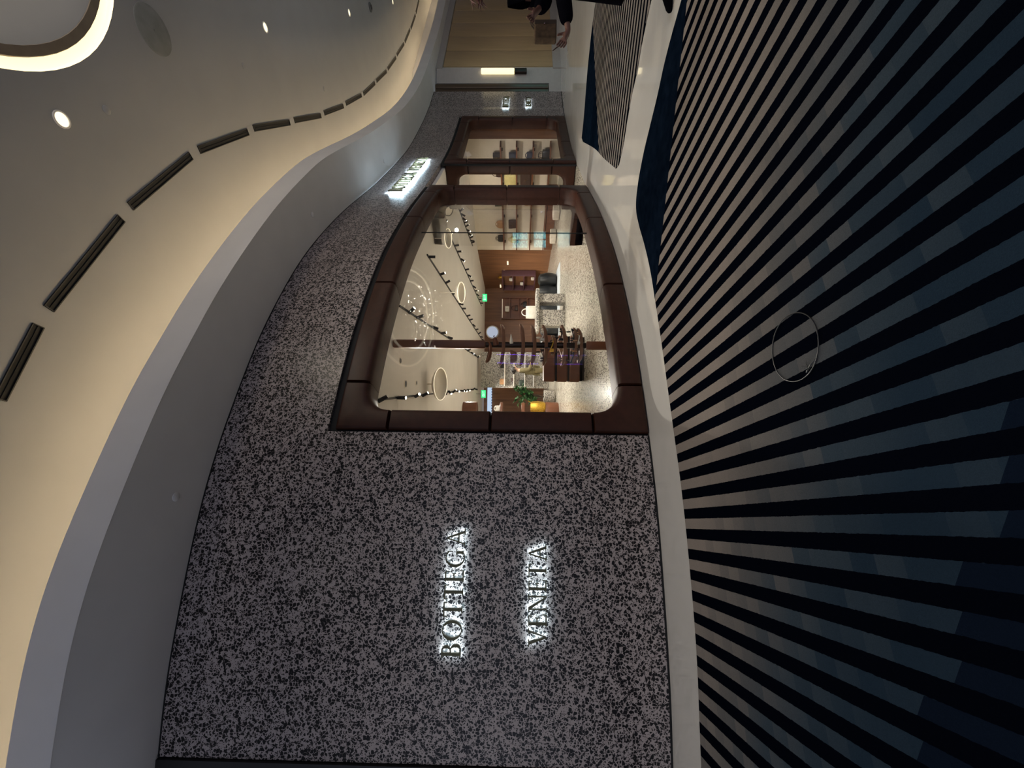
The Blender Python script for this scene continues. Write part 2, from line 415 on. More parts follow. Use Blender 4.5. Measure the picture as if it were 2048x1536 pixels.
# soffit slab over the shopfront, with the upstand that hides the cove light
back = [tuple(FM(s, 0, 0.12)[:2]) for s in np.linspace(0, 19.36, 80)] + [(10.55, 14.25), (PW0[0], PW0[1] + .25), (PW1[0], PW1[1] + .25), (20, 18.6)]
soff = [tuple(p) for p in LIP] + back[::-1]
tag(MB().prism(soff, SOFFIT_Z, SOFFIT_Z + 0.05).build('ceiling', 'white'), 'white soffit hanging over the shopfront', kind='structure')
mb = MB(); n = len(LIP); vs = []
for i in range(n):
    a = LIP[max(0, i - 1)]; b_ = LIP[min(n - 1, i + 1)]; t = (b_ - a) / np.hypot(*(b_ - a)); nn = np.array([-t[1], t[0]])
    p, q = LIP[i] - nn * 0.004, LIP[i] + nn * 0.04
    vs += [(p[0], p[1], SOFFIT_Z - .003), (p[0], p[1], LIP_Z), (q[0], q[1], LIP_Z), (q[0], q[1], SOFFIT_Z + .051)]
fs = []
for i in range(n - 1):
    for k in range(3): fs.append((i * 4 + k, (i + 1) * 4 + k, (i + 1) * 4 + k + 1, i * 4 + k + 1)[::-1])
    fs.append((i * 4 + 3, (i + 1) * 4 + 3, (i + 1) * 4, i * 4)[::-1])
tag(mb.add(vs, fs).build('trim_1', 'white', smooth=True), 'curved white fascia band along the edge of the soffit', kind='structure')
# wall above the soffit, behind the cove
mb = MB(); vs = []; bb = [p for p in back]
for (x, y) in bb: vs += [(x, y, SOFFIT_Z + .05), (x, y, CEIL_Z + .02)]
mb.add(vs, [(2 * i, 2 * i + 2, 2 * i + 3, 2 * i + 1) for i in range(len(bb) - 1)])
tag(mb.build('wall_cove', 'white', smooth=True), 'plain upper wall hidden behind the cove', kind='structure')
# LED strip lying in the cove
led = empty('cove_light', (LIP[20][0], LIP[20][1], SOFFIT_Z + .05)); vs = []
for i in range(2, n - 2):
    a, b_ = LIP[i - 1], LIP[i + 1]; t = (b_ - a) / np.hypot(*(b_ - a)); nn = np.array([-t[1], t[0]])
    for dd in (0.60, 0.66): q = LIP[i] + nn * dd; vs += [(q[0], q[1], SOFFIT_Z + .055), (q[0], q[1], SOFFIT_Z + .085)]
mb = MB(); fs = []
for i in range(n - 5):
    a = i * 4; b_ = a + 4
    fs += [(a + 1, a + 3, b_ + 3, b_ + 1), (a, b_, b_ + 2, a + 2), (a, a + 1, b_ + 1, b_), (a + 2, b_ + 2, b_ + 3, a + 3)]
world_part(mb.add(vs, fs), 'light_strip', 'led', led)
tag(led, 'warm light strip lying hidden in the cove above the soffit', 'cove light')

# ------------------------------------------------------------------ facade wall with openings
HOLES = [(4.795, 17.245, 0.0, 3.35)]
def facade():
    mb = MB()
    zl = [0.0, 3.35, SOFFIT_Z]
    sl = sorted(set([WALL0, WALL1] + [h[0] for h in HOLES] + [h[1] for h in HOLES] + [v for v in np.arange(2.0, 19.3, 0.11) if min(abs(v - 4.795), abs(v - 17.245)) > .03]))
    def ishole(s, z): return any(h[0] < s < h[1] and h[2] <= z < h[3] for h in HOLES)
    cells = {}
    for i in range(len(sl) - 1):
        for j in range(2): cells[i, j] = not ishole((sl[i] + sl[i + 1]) / 2, (zl[j] + zl[j + 1]) / 2)
    T = 0.16; idx = {}
    def vid(i, j, k):
        if (i, j, k) not in idx: idx[i, j, k] = len(mb.v); mb.v.append(FM(sl[i], zl[j], T * k))
        return idx[i, j, k]
    def face(*q): mb.f.append(q); mb.mi.append(0)
    for (i, j), on in cells.items():
        if not on: continue
        a, b_, c, d = (i, j), (i + 1, j), (i + 1, j + 1), (i, j + 1)
        face(*[vid(*p, 0) for p in (a, b_, c, d)]); face(*[vid(*p, 1) for p in (d, c, b_, a)])
        for (p, q, nb) in ((a, b_, (i, j - 1)), (b_, c, (i + 1, j)), (c, d, (i, j + 1)), (d, a, (i - 1, j))):
            if not cells.get(nb, False): face(vid(*q, 0), vid(*p, 0), vid(*p, 1), vid(*q, 1))
    return mb
tag(facade().build('wall_front', 'terrazzo', smooth=True, angle=30), 'curved dark speckled terrazzo shopfront wall', kind='structure')
# thin black joint between wall and floor / soffit
for nm, z0, z1 in (('baseboard_front', 0.0, 0.018), ('trim_2', SOFFIT_Z - 0.012, SOFFIT_Z)):
    mb = MB()
    for s0, s1 in (((WALL0, 4.79), (17.25, WALL1)) if nm[0] == 'b' else ((WALL0, WALL1),)):
        ss = np.linspace(s0, s1, int((s1 - s0) / .12) + 2); vs = []
        for s in ss: vs += [FM(s, z0, -.004), FM(s, z1, -.004), FM(s, z1, .01), FM(s, z0, .01)]
        fs = []
        for i in range(len(ss) - 1):
            for k in range(4): fs.append((i * 4 + k, i * 4 + (k + 1) % 4, i * 4 + 4 + (k + 1) % 4, i * 4 + 4 + k)[::-1])
        mb.add(vs, fs)
    tag(mb.build(nm, 'gap'), 'thin black shadow joint along the terrazzo wall', kind='structure')
# dark neighbouring jamb where the terrazzo ends
x, y = fpos(WALL0 - .32); nx, ny = fnorm(WALL0 - .3)
tag(MB().box((x + nx * .05, y + ny * .05, SOFFIT_Z / 2), (.62, .14, SOFFIT_Z), math.atan2(-nx, ny)).build('wall_left', 'black'), 'black jamb beyond the end of the terrazzo wall', kind='structure')
# shop inner walls
def wall_line(name, pts, z0, z1, m, label, th=0.1):
    mb = MB()
    for (a, b_) in zip(pts[:-1], pts[1:]):
        a = Vector((*a, 0)); b2 = Vector((*b_, 0)); L = (b2 - a).length; c = (a + b2) / 2; d = (b2 - a).normalized(); nrm = Vector((d.y, -d.x, 0))
        mb.box((c.x + nrm.x * th / 2, c.y + nrm.y * th / 2, (z0 + z1) / 2), (L, th, z1 - z0), math.atan2(d.y, d.x))
    return tag(mb.build(name, m), label, kind='structure')
wall_line('wall_right', [(8.19, 13.2), (5.94, 17.5)][::-1], 0, SHOP_Z, 'beige', 'beige plaster side wall inside the shop', -0.1)
wall_line('wall_right', [(8.75, 13.0), (8.19, 13.2)][::-1], 0, SHOP_Z, 'wood', 'walnut pier at the end of the beige side wall', -0.1)
wall_line('wall_back', [(5.94, 17.5), (5.2, 21.5), (-3.6, 21.5)][::-1], 0, SHOP_Z, 'wood', 'dark walnut rear wall inside the shop', -0.1)
wall_line('wall_left', [(-3.6, 21.5), (-3.6, 3.56)][::-1], 0, SHOP_Z, 'beige', 'beige side wall hidden behind the terrazzo front', -0.1)

# ------------------------------------------------------------------ shop windows
PROF = [(0.0, .22), (0.0, .0), (.015, -.022), (.06, -.04), (.12, -.045), (.76, -.045), (.88, -.038), (.96, -.018), (1.0, .03), (1.0, .26), (.6, .26)]
def frame_piece(outer, inner, mp, parent, m='leather', prof=PROF):
    # one padded piece; outer and inner are lists of (s, z) of equal length
    N = len(outer); vs = []; rings = []
    for i in range(N):
        e = i in (0, N - 1); ring = []
        for (wv, d) in prof:
            s = outer[i][0] * (1 - wv) + inner[i][0] * wv; z = outer[i][1] * (1 - wv) + inner[i][1] * wv
            dd = max(d, -.012) + (.012 if e and d < .1 else 0) if e else d
            ring.append(len(vs)); vs.append(mp(s, z, dd))
        rings.append(ring)
    fs = []; P = len(prof)
    for i in range(N - 1):
        for k in range(P - 1): fs.append((rings[i][k], rings[i + 1][k], rings[i + 1][k + 1], rings[i][k + 1]))
    fs.append(tuple(rings[0])); fs.append(tuple(reversed(rings[-1])))
    mb = MB().add(vs, fs); 
    return world_part(mb, 'frame_panel', m, parent, True)
def ends(pts, g=.014):
    # add a tight ring near both ends so the padding rolls over
    a, b_ = np.array(pts[0]), np.array(pts[1]); y, z = np.array(pts[-2]), np.array(pts[-1])
    p = a + (b_ - a) / max(1e-6, np.hypot(*(b_ - a))) * g; q = z + (y - z) / max(1e-6, np.hypot(*(y - z))) * g
    return [tuple(a), tuple(p)] + [tuple(t) for t in pts[1:-1]] + [tuple(q), tuple(z)]
def window(name, s0, s1, z0, z1, wl, wr, wb, wt, sj, zj, mp, r=.28, gd=.13, splits=(), glass=True, gapring=True, open_end=False):
    x, y, _ = mp((s0 + s1) / 2, 0, 0.1); root = empty(name, (x, y, 0)); gp = .004
    c0, c1, cb, ct = sj[0], sj[-1], zj[0], zj[-1]
    i0, i1, j0, j1 = s0 + wl, s1 - wr, z0 + wb, z1 - wt
    def lin(a, b_, n): return [(a[0] + (b_[0] - a[0]) * t, a[1] + (b_[1] - a[1]) * t) for t in np.linspace(0, 1, n)]
    # straight pieces
    for (a, b_) in zip(sj[:-1], sj[1:]):
        n = max(3, int((b_ - a) / .12)); a += gp; b_ -= gp
        frame_piece(ends(lin((b_, z0), (a, z0), n)), ends(lin((b_, j0), (a, j0), n)), mp, root)
        frame_piece(ends(lin((a, z1), (b_, z1), n)), ends(lin((a, j1), (b_, j1), n)), mp, root, 'toprail' if open_end else 'leather')
    for (a, b_) in zip(zj[:-1], zj[1:]):
        a += gp; b_ -= gp
        frame_piece(ends(lin((s0, a), (s0, b_), 4)), ends(lin((i0, a), (i0, b_), 4)), mp, root)
        if not open_end: frame_piece(ends(lin((s1, b_), (s1, a), 4)), ends(lin((i1, b_), (i1, a), 4)), mp, root)
    # corner pieces with a rounded inner corner
    for (S, cs, I, Z, cz_, J, flip) in ((s0, c0, i0, z0, cb, j0, False), (s0, c0, i0, z1, ct, j1, True), (s1, c1, i1, z1, ct, j1, False), (s1, c1, i1, z0, cb, j0, True)):
        if open_end and S == s1: continue
        ds = 1 if cs > S else -1; dz = 1 if cz_ > Z else -1; n = 8
        rr = min(r, abs(cs - I) - .02, abs(cz_ - J) - .02)
        cs2 = cs - ds * gp; cz2 = cz_ - dz * gp
        inn = [(cs2, J)] + [(I + ds * rr - ds * rr * math.sin(t), J + dz * rr - dz * rr * math.cos(t)) for t in np.linspace(0, PI / 2, 2 * n - 1)] + [(I, cz2)]
        out = [(cs2, Z)] + lin((I + ds * rr, Z), (S, Z), n)[:-1] + lin((S, Z), (S, J + dz * rr), n) + [(S, cz2)]
        inn, out = ends(inn), ends(out)
        if flip: inn, out = inn[::-1], out[::-1]
        frame_piece(out, inn, mp, root)
    # black shadow gap behind the panels
    if gapring:
        vs, fs = [], []
        prof = [(-.10, .03), (.10, .03), (.10, .06), (-.10, .06)]
        ring = lin((s0, z1), (s1, z1), 50) + lin((s1, z1), (s1, z0), 5)[1:] + lin((s1, z0), (s0, z0), 50)[1:] + lin((s0, z0), (s0, z1), 5)[1:-1]
        for (s, z) in ring:
            for (o_, d) in prof:
                ss = s + (o_ if s <= s0 + 1e-6 else -o_ if s >= s1 - 1e-6 else 0); zz = z + (o_ if z <= z0 + 1e-6 else -o_ if z >= z1 - 1e-6 else 0)
                vs.append(mp(ss, max(zz, 0.002), d))
        L = len(ring)
        for i in range(L):
            j = (i + 1) % L
            for k in range(4): fs.append((i * 4 + k, j * 4 + k, j * 4 + (k + 1) % 4, i * 4 + (k + 1) % 4))
        world_part(MB().add(vs, fs), 'shadow_gap', 'gap', root)
    if glass:
        cuts = [i0 - .03] + list(splits) + [i1 + .03]
        for a, b_ in zip(cuts[:-1], cuts[1:]):
            a2 = a + (.004 if a in splits else 0); b2 = b_ - (.004 if b_ in splits else 0)
            n = max(2, int((b2 - a2) / .12)); vs, fs = [], []
            for s in np.linspace(a2, b2, n):
                for (z, d) in ((j0 - .03, gd), (j1 + .03, gd), (j1 + .03, gd + .012), (j0 - .03, gd + .012)): vs.append(mp(s, z, d))
            for i in range(n - 1):
                for k in range(4): fs.append((i * 4 + k, i * 4 + 4 + k, i * 4 + 4 + (k + 1) % 4, i * 4 + (k + 1) % 4)[::-1])
            fs += [(0, 1, 2, 3), tuple((n - 1) * 4 + k for k in (3, 2, 1, 0))]
            world_part(MB().add(vs, fs), 'glass_pane', 'glass', root, True)
        for s in splits:
            mb = MB(); vs = [mp(s + e, z, d) for e in (-.005, .005) for z in (j0 - .02, j1 + .02) for d in (gd - .002, gd + .014)]
            mb.add(vs, [(0, 1, 3, 2), (4, 6, 7, 5), (0, 4, 5, 1), (2, 3, 7, 6), (0, 2, 6, 4), (1, 5, 7, 3)])
            world_part(mb, 'glass_joint', 'gap', root)
    tag(root, kind='structure'); return root
W1 = window('window_1', 4.82, 11.0, 0.004, 3.265, .225, .25, .27, .28, [5.36, 6.91, 8.89, 10.4], [.575, 1.645, 2.715], FM, splits=(8.67,))
W1['label'] = 'large curved shop window in a padded brown leather frame'
W2 = window('window_2', 13.12, 17.22, 0.004, 3.265, .25, .25, .27, .28, [13.66, 14.95, 16.62], [.575, 1.645, 2.715], FM)
W2['label'] = 'smaller shop window with brown padded frame past the entrance'
# return panels flanking the entrance
def ret_map(s_at, side):
    p = np.array(fpos(s_at)); nrm = np.array(fnorm(s_at)); t = np.array([nrm[1], -nrm[0]])
    def f(s, z, d):
        q = p + nrm * s + t * (d * side); return (q[0], q[1], z)
    return f
W3 = window('window_3', 0.03, 1.12, 0.004, 3.25, .25, -.02, .27, .28, [.55, 1.12], [.60, 1.64, 2.68], ret_map(13.125, 1), r=.24, gapring=False, open_end=True)
W3['label'] = 'framed glass return beside the entrance, under the smaller window'
W4 = window('window_4', 0.03, 1.12, 0.004, 3.25, .25, -.02, .27, .28, [.55, 1.12], [.60, 1.64, 2.68], ret_map(10.995, -1), r=.24, gapring=False, open_end=True)
W4['label'] = 'framed glass return at the end of the large window'

# ------------------------------------------------------------------ halo-lit letters
def rc(x0, y0, x1, y1): return [(x0, y0), (x1, y0), (x1, y1), (x0, y1)]
def arc(cx_, cy_, rx, ry, ix, iy, a0, a1, n=14, icx=None):
    out = []; icx = cx_ if icx is None else icx
    for i in range(n):
        a, b_ = (math.radians(a0 + (a1 - a0) * k / n) for k in (i, i + 1))
        out.append([(cx_ + rx * math.cos(a), cy_ + ry * math.sin(a)), (cx_ + rx * math.cos(b_), cy_ + ry * math.sin(b_)), (icx + ix * math.cos(b_), cy_ + iy * math.sin(b_)), (icx + ix * math.cos(a), cy_ + iy * math.sin(a))])
    return out
h_ = .07
GLY = {
 'E': (.66, [rc(.06,0,.22,1), rc(0,1-h_,.60,1), rc(0,0,.66,h_), rc(.2,.49,.48,.49+h_), rc(.56,.80,.60,1), rc(.62,0,.66,.23), rc(.44,.41,.48,.62)]),
 'T': (.80, [rc(.315,0,.485,1), rc(0,1-h_,.80,1), rc(0,.80,.045,1), rc(.755,.80,.80,1), rc(.21,0,.59,h_*.8)]),
 'B': (.72, [rc(.08,0,.24,1), rc(0,1-h_,.36,1), rc(0,0,.40,h_), rc(.2,.5,.40,.5+h_)] + arc(.36,.76,.26,.24,.11,.20,-90,90) + arc(.40,.27,.31,.27,.14,.23,-90,90)),
 'O': (1.10, arc(.55,.5,.55,.52,.39,.475,0,360,28)),
 'G': (1.06, arc(.56,.5,.56,.52,.40,.475,48,318,24) + [rc(.78,.06,.93,.42), rc(.68,.41,1.06,.41+h_*.8), rc(.89,.70,.93,.94)]),
 'A': (1.0, [[(.42,1),(.52,1),(.94,0),(.76,0)], [(.41,.98),(.47,.92),(.155,0),(.075,0)], rc(.22,.32,.70,.32+h_), rc(-.02,0,.24,h_*.8), rc(.66,0,1.03,h_*.8)]),
 'V': (.98, [[(.08,1),(.26,1),(.57,.06),(.49,0)], [(.49,0),(.55,.06),(.91,1),(.83,1)], rc(-.02,1-h_*.8,.36,1), rc(.73,1-h_*.8,1.0,1)]),
 'N': (1.02, [rc(.10,0,.17,1), rc(.84,0,.91,1), [(.05,1),(.24,1),(.90,.0),(.83,0)], rc(0,1-h_*.8,.2,1), rc(0,0,.28,h_*.8), rc(.73,1-h_*.8,1.03,1)]),
}
M['halo2'] = emit('large_letter_back_light', (0.62, 0.86, 1.0), 260.0)
def sign(words, label, front=-.055, back=-.034, hm='halo'):
    s_mid = sum((a + b_) / 2 for _, a, b_, _, _ in words) / len(words); zb = min(w_[3] for w_ in words)
    root = empty('shop_sign', FM(s_mid, zb, -.03))
    for (txt, sa, sb, zb_, cap) in words:
        tot = sum(.45 if ch == ' ' else GLY[ch][0] + .17 for ch in txt) - .17; sc = (sb - sa) / tot; x0 = 0
        for ch in txt:
            if ch == ' ': x0 += .45; continue
            wd, polys = GLY[ch]; mb = MB()
            for pl in polys:
                n = len(pl)
                P = [(sa + (x0 + px) * sc, zb_ + py * cap) for px, py in pl]
                ar = sum(P[i][0] * P[(i + 1) % n][1] - P[(i + 1) % n][0] * P[i][1] for i in range(n))
                if ar < 0: P = P[::-1]
                vs = [FM(s, z, front) for s, z in P] + [FM(s, z, back) for s, z in P]
                mb.add(vs, [tuple(range(n))] + [(i, n + i, n + (i + 1) % n, (i + 1) % n) for i in range(n)], 0)
                mb.add([FM(s, z, back) for s, z in P], [tuple(reversed(range(n)))], 1)
            world_part(mb, 'letter', ['letter', hm], root)
            x0 += wd + .17
    return tag(root, label, 'sign')
sign([('BOTTEGA', 2.80, 3.86, 1.835, .172), ('VENETA', 2.90, 3.735, 1.078, .165)], 'back-lit bronze BOTTEGA VENETA letters in two lines beside the large window')
sign([('BOTTEGA VENETA', 10.45, 13.40, 3.70, .27)], 'back-lit BOTTEGA VENETA letters in one long line above the entrance', -.060, -.036, 'halo2')
sign([('BOTTEGA', 17.92, 18.84, 1.80, .20), ('VENETA', 17.98, 18.78, 1.06, .18)], 'small back-lit two-line letters between smaller window and bronze pilaster')

# ------------------------------------------------------------------ concourse: carpets
cb = [(-6, 2.55), (-4.2,2.66),(-2.74,2.86),(-1.96,2.96),(-1.3,3.12),(-.85,3.26),(-.46,3.41),(-.04,3.58),(.39,3.75),(.85,3.95),(1.2,4.11),(1.53,4.31),(1.83,4.52),(2.08,4.64),(2.31,4.58),(2.55,4.39),(2.73,4.16),(2.89,3.95),(3.05,3.78),(3.17,3.6),(3.27,3.41),(3.6,2.8),(4.0,2.0),(4.3,1.0),(4.5,-1),(4.5,-7)]
cbs = catmull(cb, 8)
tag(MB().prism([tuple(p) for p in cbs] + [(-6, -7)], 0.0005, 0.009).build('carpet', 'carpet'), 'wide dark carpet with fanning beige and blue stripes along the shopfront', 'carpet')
ra = catmull([(3.09,5.66),(3.73,6.51),(4.36,7.31),(5.35,8.72)], 6); rb = catmull([(5.55,8.9),(5.85,8.62),(6.46,8.26),(6.81,7.94),(7.05,7.6),(7.3,6.8),(7.2,5.6),(6.2,4.4),(5.0,3.7),(4.4,3.75)], 6)
rcv = catmull([(4.07,4.2),(3.97,4.37),(3.87,4.51),(3.71,4.67),(3.58,4.89),(3.40,5.09),(3.19,5.27),(3.05,5.5)], 6)
tag(MB().prism([tuple(p) for p in np.vstack([ra, rb, rcv])][::-1], 0.0005, 0.009).build('carpet', 'carpet2'), 'leaf-shaped rug with fine grey stripes on the cream floor', 'carpet')
# wire hoop lying on the carpet
hoop = empty('wire_hoop', (.195, 1.95, .009))
MB().tube([(.167 * math.cos(a), .163 * math.sin(a), .005 + .0015 * math.sin(3 * a)) for a in np.linspace(0, 2 * PI, 64, endpoint=False)], .0026, 6, closed=True).build('hoop', 'hoop', hoop, True)
mb = MB()
for i in range(16):
    a = random.uniform(0, 2 * PI); l = random.uniform(.012, .035)
    mb.tube([(-.10, -.105, .006), (-.10 + l * math.cos(a) * .5, -.105 + l * math.sin(a) * .5, .014), (-.10 + l * math.cos(a), -.105 + l * math.sin(a), .006 + random.random() * .02)], .0006, 4)
mb.tube([(-.06, -.15, .005), (-.09, -.12, .009), (-.125, -.09, .006)], .003, 6).build('frayed_end', 'hoop', hoop)
tag(hoop, 'thin dark wire hoop with frayed join lying on the striped carpet', 'hoop')

# ------------------------------------------------------------------ concourse ceiling fittings
rl = empty('ring_light', (RC[0], RC[1], CEIL_Z))
MB().lathe([(1.62, 0), (1.615, .06), (1.53, .06), (1.53, .08), (1.63, .08), (1.63, .001)], n=72, cap=False).build('ring_diffuser', 'ringlight', rl, True)
MB().lathe([(1.53, .07), (1.53, .03), (1.525, .022), (1.455, .020), (1.45, .04)], n=72, cap=False).build('inner_rim', 'rimbronze', rl, True)
MB().lathe([(1.452, .028), (1.43, .035), (1.36, .06), (1.1, .16), (.8, .23), (.4, .28), (.01, .29)], n=72, cap=False).build('dome', 'ceil', rl, True)
tag(rl, 'large round ceiling recess with a glowing rim and shallow dome', 'ceiling light')
lamp_spot('ring_glow', (RC[0], RC[1], CEIL_Z - .02), (RC[0], RC[1], 0), 110, (1.0, .84, .60), 150, .8, .5, rl)
l = bpy.data.lights.new('dome_fill', 'POINT'); l.energy = 70; l.color = (1, .85, .64); l.shadow_soft_size = .3  # added point lamp without a fitting, brightens the dome
o = bpy.data.objects.new('dome_fill', l); COL.objects.link(o); o.parent = rl; o.location = (.2, -.2, .02)

def downlight(x, y, z, r, label, e=0, group=None, aim=None, col=WARM, m='down', size=120):
    t = empty('downlight', (x, y, z))
    MB().lathe([(r * 1.25, 0), (r * 1.25, -.006), (r * 1.02, -.008), (r, 0), (r, .003)], n=28, cap=False).build('trim_ring', 'white', t, True)
    MB().lathe([(r * 1.0, -.001), (r * .6, -.0035), (.002, -.004)], n=28, cap=False).build('lens', m, t, True)
    tag(t, label, 'downlight', group)
    if e:
        a = aim or (x, y, 0)
        lamp_spot('downlight_beam', (x, y, z - .03), a, e, col, size, .9, .06, t)
    return t
downlight(2.25, 3.36, CEIL_Z, .056, 'bright round downlight between the glowing ceiling recess and linear slots', 150)
downlight(5.48, 6.05, CEIL_Z, .056, 'round ceiling downlight beyond the grey speaker grille', 150)
downlight(8.47, 8.99, CEIL_Z, .056, 'small round downlight next to the grey smoke detector', 90)
downlight(11.63, 11.99, CEIL_Z, .056, 'farthest round downlight, nearest the panelled wall', 90)
for (x, y, e, lb) in ((-1.6, .7, 160, 'round downlight over the carpet facing the two-line sign'), (-4.4, .3, 90, 'round downlight over the carpet past the black jamb'), (6.2, .2, 60, 'round downlight between the glowing recess and the chandelier rings'),
                      (10.5, 8.7, 80, 'round downlight between the chandelier rings and the smoke detector'), (14.5, 12.0, 110, 'round downlight over the floor by the cyan slot machines')):
    downlight(x, y, CEIL_Z, .056, lb, e)
g = empty('speaker_grille', (3.78, 4.20, CEIL_Z))
MB().lathe([(.215, 0), (.215, -.008), (.2, -.012), (.01, -.012)], n=40, cap=False).build('grille', 'speaker', g, True)
MB().lathe([(.222, 0), (.222, -.006), (.214, -.009)], n=40, cap=False).build('rim', 'speaker', g, True)
tag(g, 'flat round grey speaker grille in the concourse ceiling', 'speaker')
for (x, y, z, lb) in ((2.59, 3.73, CEIL_Z, 'tiny white sprinkler cap beside the bright downlight'), (4.51, 5.59, CEIL_Z, 'tiny white sprinkler cap midway along the linear slots'), (5.9, 7.89, CEIL_Z, 'tiny white sprinkler cap close to the short linear slots'),
                      (-1.06, 3.53, SOFFIT_Z, 'tiny sprinkler cap in the soffit above the two-line sign'), (2.48, 5.82, SOFFIT_Z, 'tiny sprinkler cap in the soffit above the large window'), (4.98, 8.84, SOFFIT_Z, 'tiny sprinkler cap in the soffit above the entrance sign')):
    tag(MB().lathe([(.040, 0), (.040, -.004), (.034, -.009), (.005, -.011)], n=20).build('sprinkler_cap', 'ceil' if z > 5 else 'white', smooth=True), lb, 'sprinkler').location = (x, y, z)
sd = empty('smoke_detector', (9.77, 10.22, CEIL_Z))
MB().lathe([(.10, 0), (.10, -.02), (.075, -.035), (.06, -.036)], n=24).build('body', 'grey', sd, True); MB().lathe([(.05, -.036), (.045, -.05), (.01, -.052)], n=16).build('sensor', 'black', sd, True)
tag(sd, 'small grey smoke detector on the concourse ceiling', 'detector')

# linear slot diffusers following the lip
SLA = [(-1.9,2.42),(-.17,2.97),(.59,3.28),(1.77,3.97),(2.85,4.82),(3.76,5.81),(4.58,6.86),(5.42,7.90),(6.31,8.88),(7.25,9.86),(8.24,10.73),(9.29,11.63),(10.39,12.45),(11.53,13.29),(12.61,13.98),(13.77,14.62)]
SLB = [(-.30,2.91),(.44,3.21),(1.61,3.88),(2.71,4.70),(3.63,5.69),(4.45,6.72),(5.28,7.77),(6.16,8.75),(7.12,9.73),(8.09,10.61),(9.12,11.51),(10.23,12.36),(11.37,13.18),(12.44,13.85),(13.6,14.54),(14.62,15.01)]
for i, (a, b_) in enumerate(zip(SLA, SLB)):
    a, b_ = Vector((*a, 0)), Vector((*b_, 0)); L = (b_ - a).length; c = (a + b_) / 2; rz = math.atan2((b_ - a).y, (b_ - a).x)
    t = empty('linear_diffuser', (c.x, c.y, CEIL_Z), rz)
    mb = MB(); wd = .078
    for sy in (-1, 1): mb.box((0, sy * wd / 2, -.006), (L, .008, .012))
    for sx in (-1, 1): mb.box((sx * (L / 2 - .004), 0, -.006), (.008, wd, .012))
    mb.build('frame', 'black', t)
    MB().box((0, 0, -.002), (L - .016, wd - .008, .003)).build('slot', 'gap', t)
    MB().box((0, 0, -.005), (L - .016, .004, .006)).build('blade', 'gap', t)
    nth = 'first second third fourth fifth sixth seventh eighth ninth tenth eleventh twelfth thirteenth fourteenth fifteenth sixteenth'.split()[len(SLA) - 1 - i]
    tag(t, 'black linear air slot, %s from the panelled wall along the ceiling curve' % nth, 'air diffuser', 'linear slots in a curved row along the ceiling')

M['sidewall'] = wood('added_dark_wall', (0.11, 0.075, 0.045), (0.16, 0.11, 0.065), 0.5)  # for an unseen wall, added to darken and warm reflections in the glass
tag(MB().box((21.1, 3.5, CEIL_Z / 2), (.2, 35, CEIL_Z)).build('wall_side', 'sidewall'), 'unseen dark wall added across the concourse for the shop glass to mirror', kind='structure')
# ------------------------------------------------------------------ far end of the concourse
pil = empty('bronze_pilaster', (10.45, 14.05, 0))
for i, dx in enumerate((-.085, .085)):
    MB().rbox((dx, -.04 - .012 * i, 2.44), (.155, .08, 4.0), .015).build('strip', 'bronze', pil, True)
MB().box((0, .06, 2.435), (.36, .12, 4.02)).build('backing', 'darkbronze', pil)
MB().box((0, 0, .21), (.40, .24, .42)).build('plinth', 'pier', pil)
tag(pil, 'tall double bronze pilaster on a pale plinth at the end of the terrazzo wall', 'pilaster')
jamb = MB().box((10.96, 14.12, 2.21), (.56, .20, 4.42)).build('wall_end', 'pier'); tag(jamb, 'plain pale pier holding the glowing wall lamp', kind='structure')
sc = empty('wall_sconce', (11.06, 13.96, 1.22))
MB().rbox((0, 0, .21), (.16, .12, .44), .03).build('base', 'darkbronze', sc, True)
MB().lathe([(.005, .42), (.082, .43), (.09, .46), (.09, 1.57), (.082, 1.60), (.005, 1.61)], (0, 0, 0), 24, cap=False).build('glass_tube', 'sconce', sc, True)
MB().box((0, .05, .8), (.06, .04, 1.5)).build('wall_bracket', 'bronze', sc)
tag(sc, 'tall glowing cylindrical wall lamp with bronze base', 'wall lamp')
a, b_ = Vector((*PW0, 0)), Vector((*PW1, 0)); d = (b_ - a).normalized(); nrm = Vector((d.y, -d.x, 0)); L = (b_ - a).length; rz = math.atan2(d.y, d.x)
pw = empty('wall_far', (a.x, a.y, 0), rz)
MB().box((L / 2, .14, 2.225), (L, .10, 4.45)).build('backing', 'white', pw)
MB().box((L / 2, .0885, 2.245), (L - .02, .006, 3.9)).build('dark_backing', 'gap', pw)
MB().box((L / 2, .05, 4.335), (L, .12, .23)).build('cornice', 'pier', pw)
MB().box((L / 2, .045, .14), (L, .13, .28)).build('base_course', 'pier', pw)
pwid = 1.13; k = 0; x0 = .25
MB().rbox((.135, .07, 2.245), (.20, .04, 3.93), .008).build('panel', 'panel', pw, True)
pmesh = None
while x0 + pwid < L + .3:
    if pmesh is None:
        p = MB().rbox((0, 0, 0), (pwid - .034, .04, 3.93), .008).build('panel', 'panel', pw, True); pmesh = p.data
        st = MB().box((0, 0, 0), (.010, .03, 3.93)).build('brass_strip', 'brass', pw); smesh = st.data
    else:
        p = bpy.data.objects.new('panel', pmesh); COL.objects.link(p); p.parent = pw
        st = bpy.data.objects.new('brass_strip', smesh); COL.objects.link(st); st.parent = pw
    p.location = (x0 + pwid / 2, .07, 2.245); st.location = (x0 + pwid, .072, 2.245)
    x0 += pwid
tag(pw, 'bronze-brown panelled wall with thin brass strips beyond the pilaster', kind='structure')

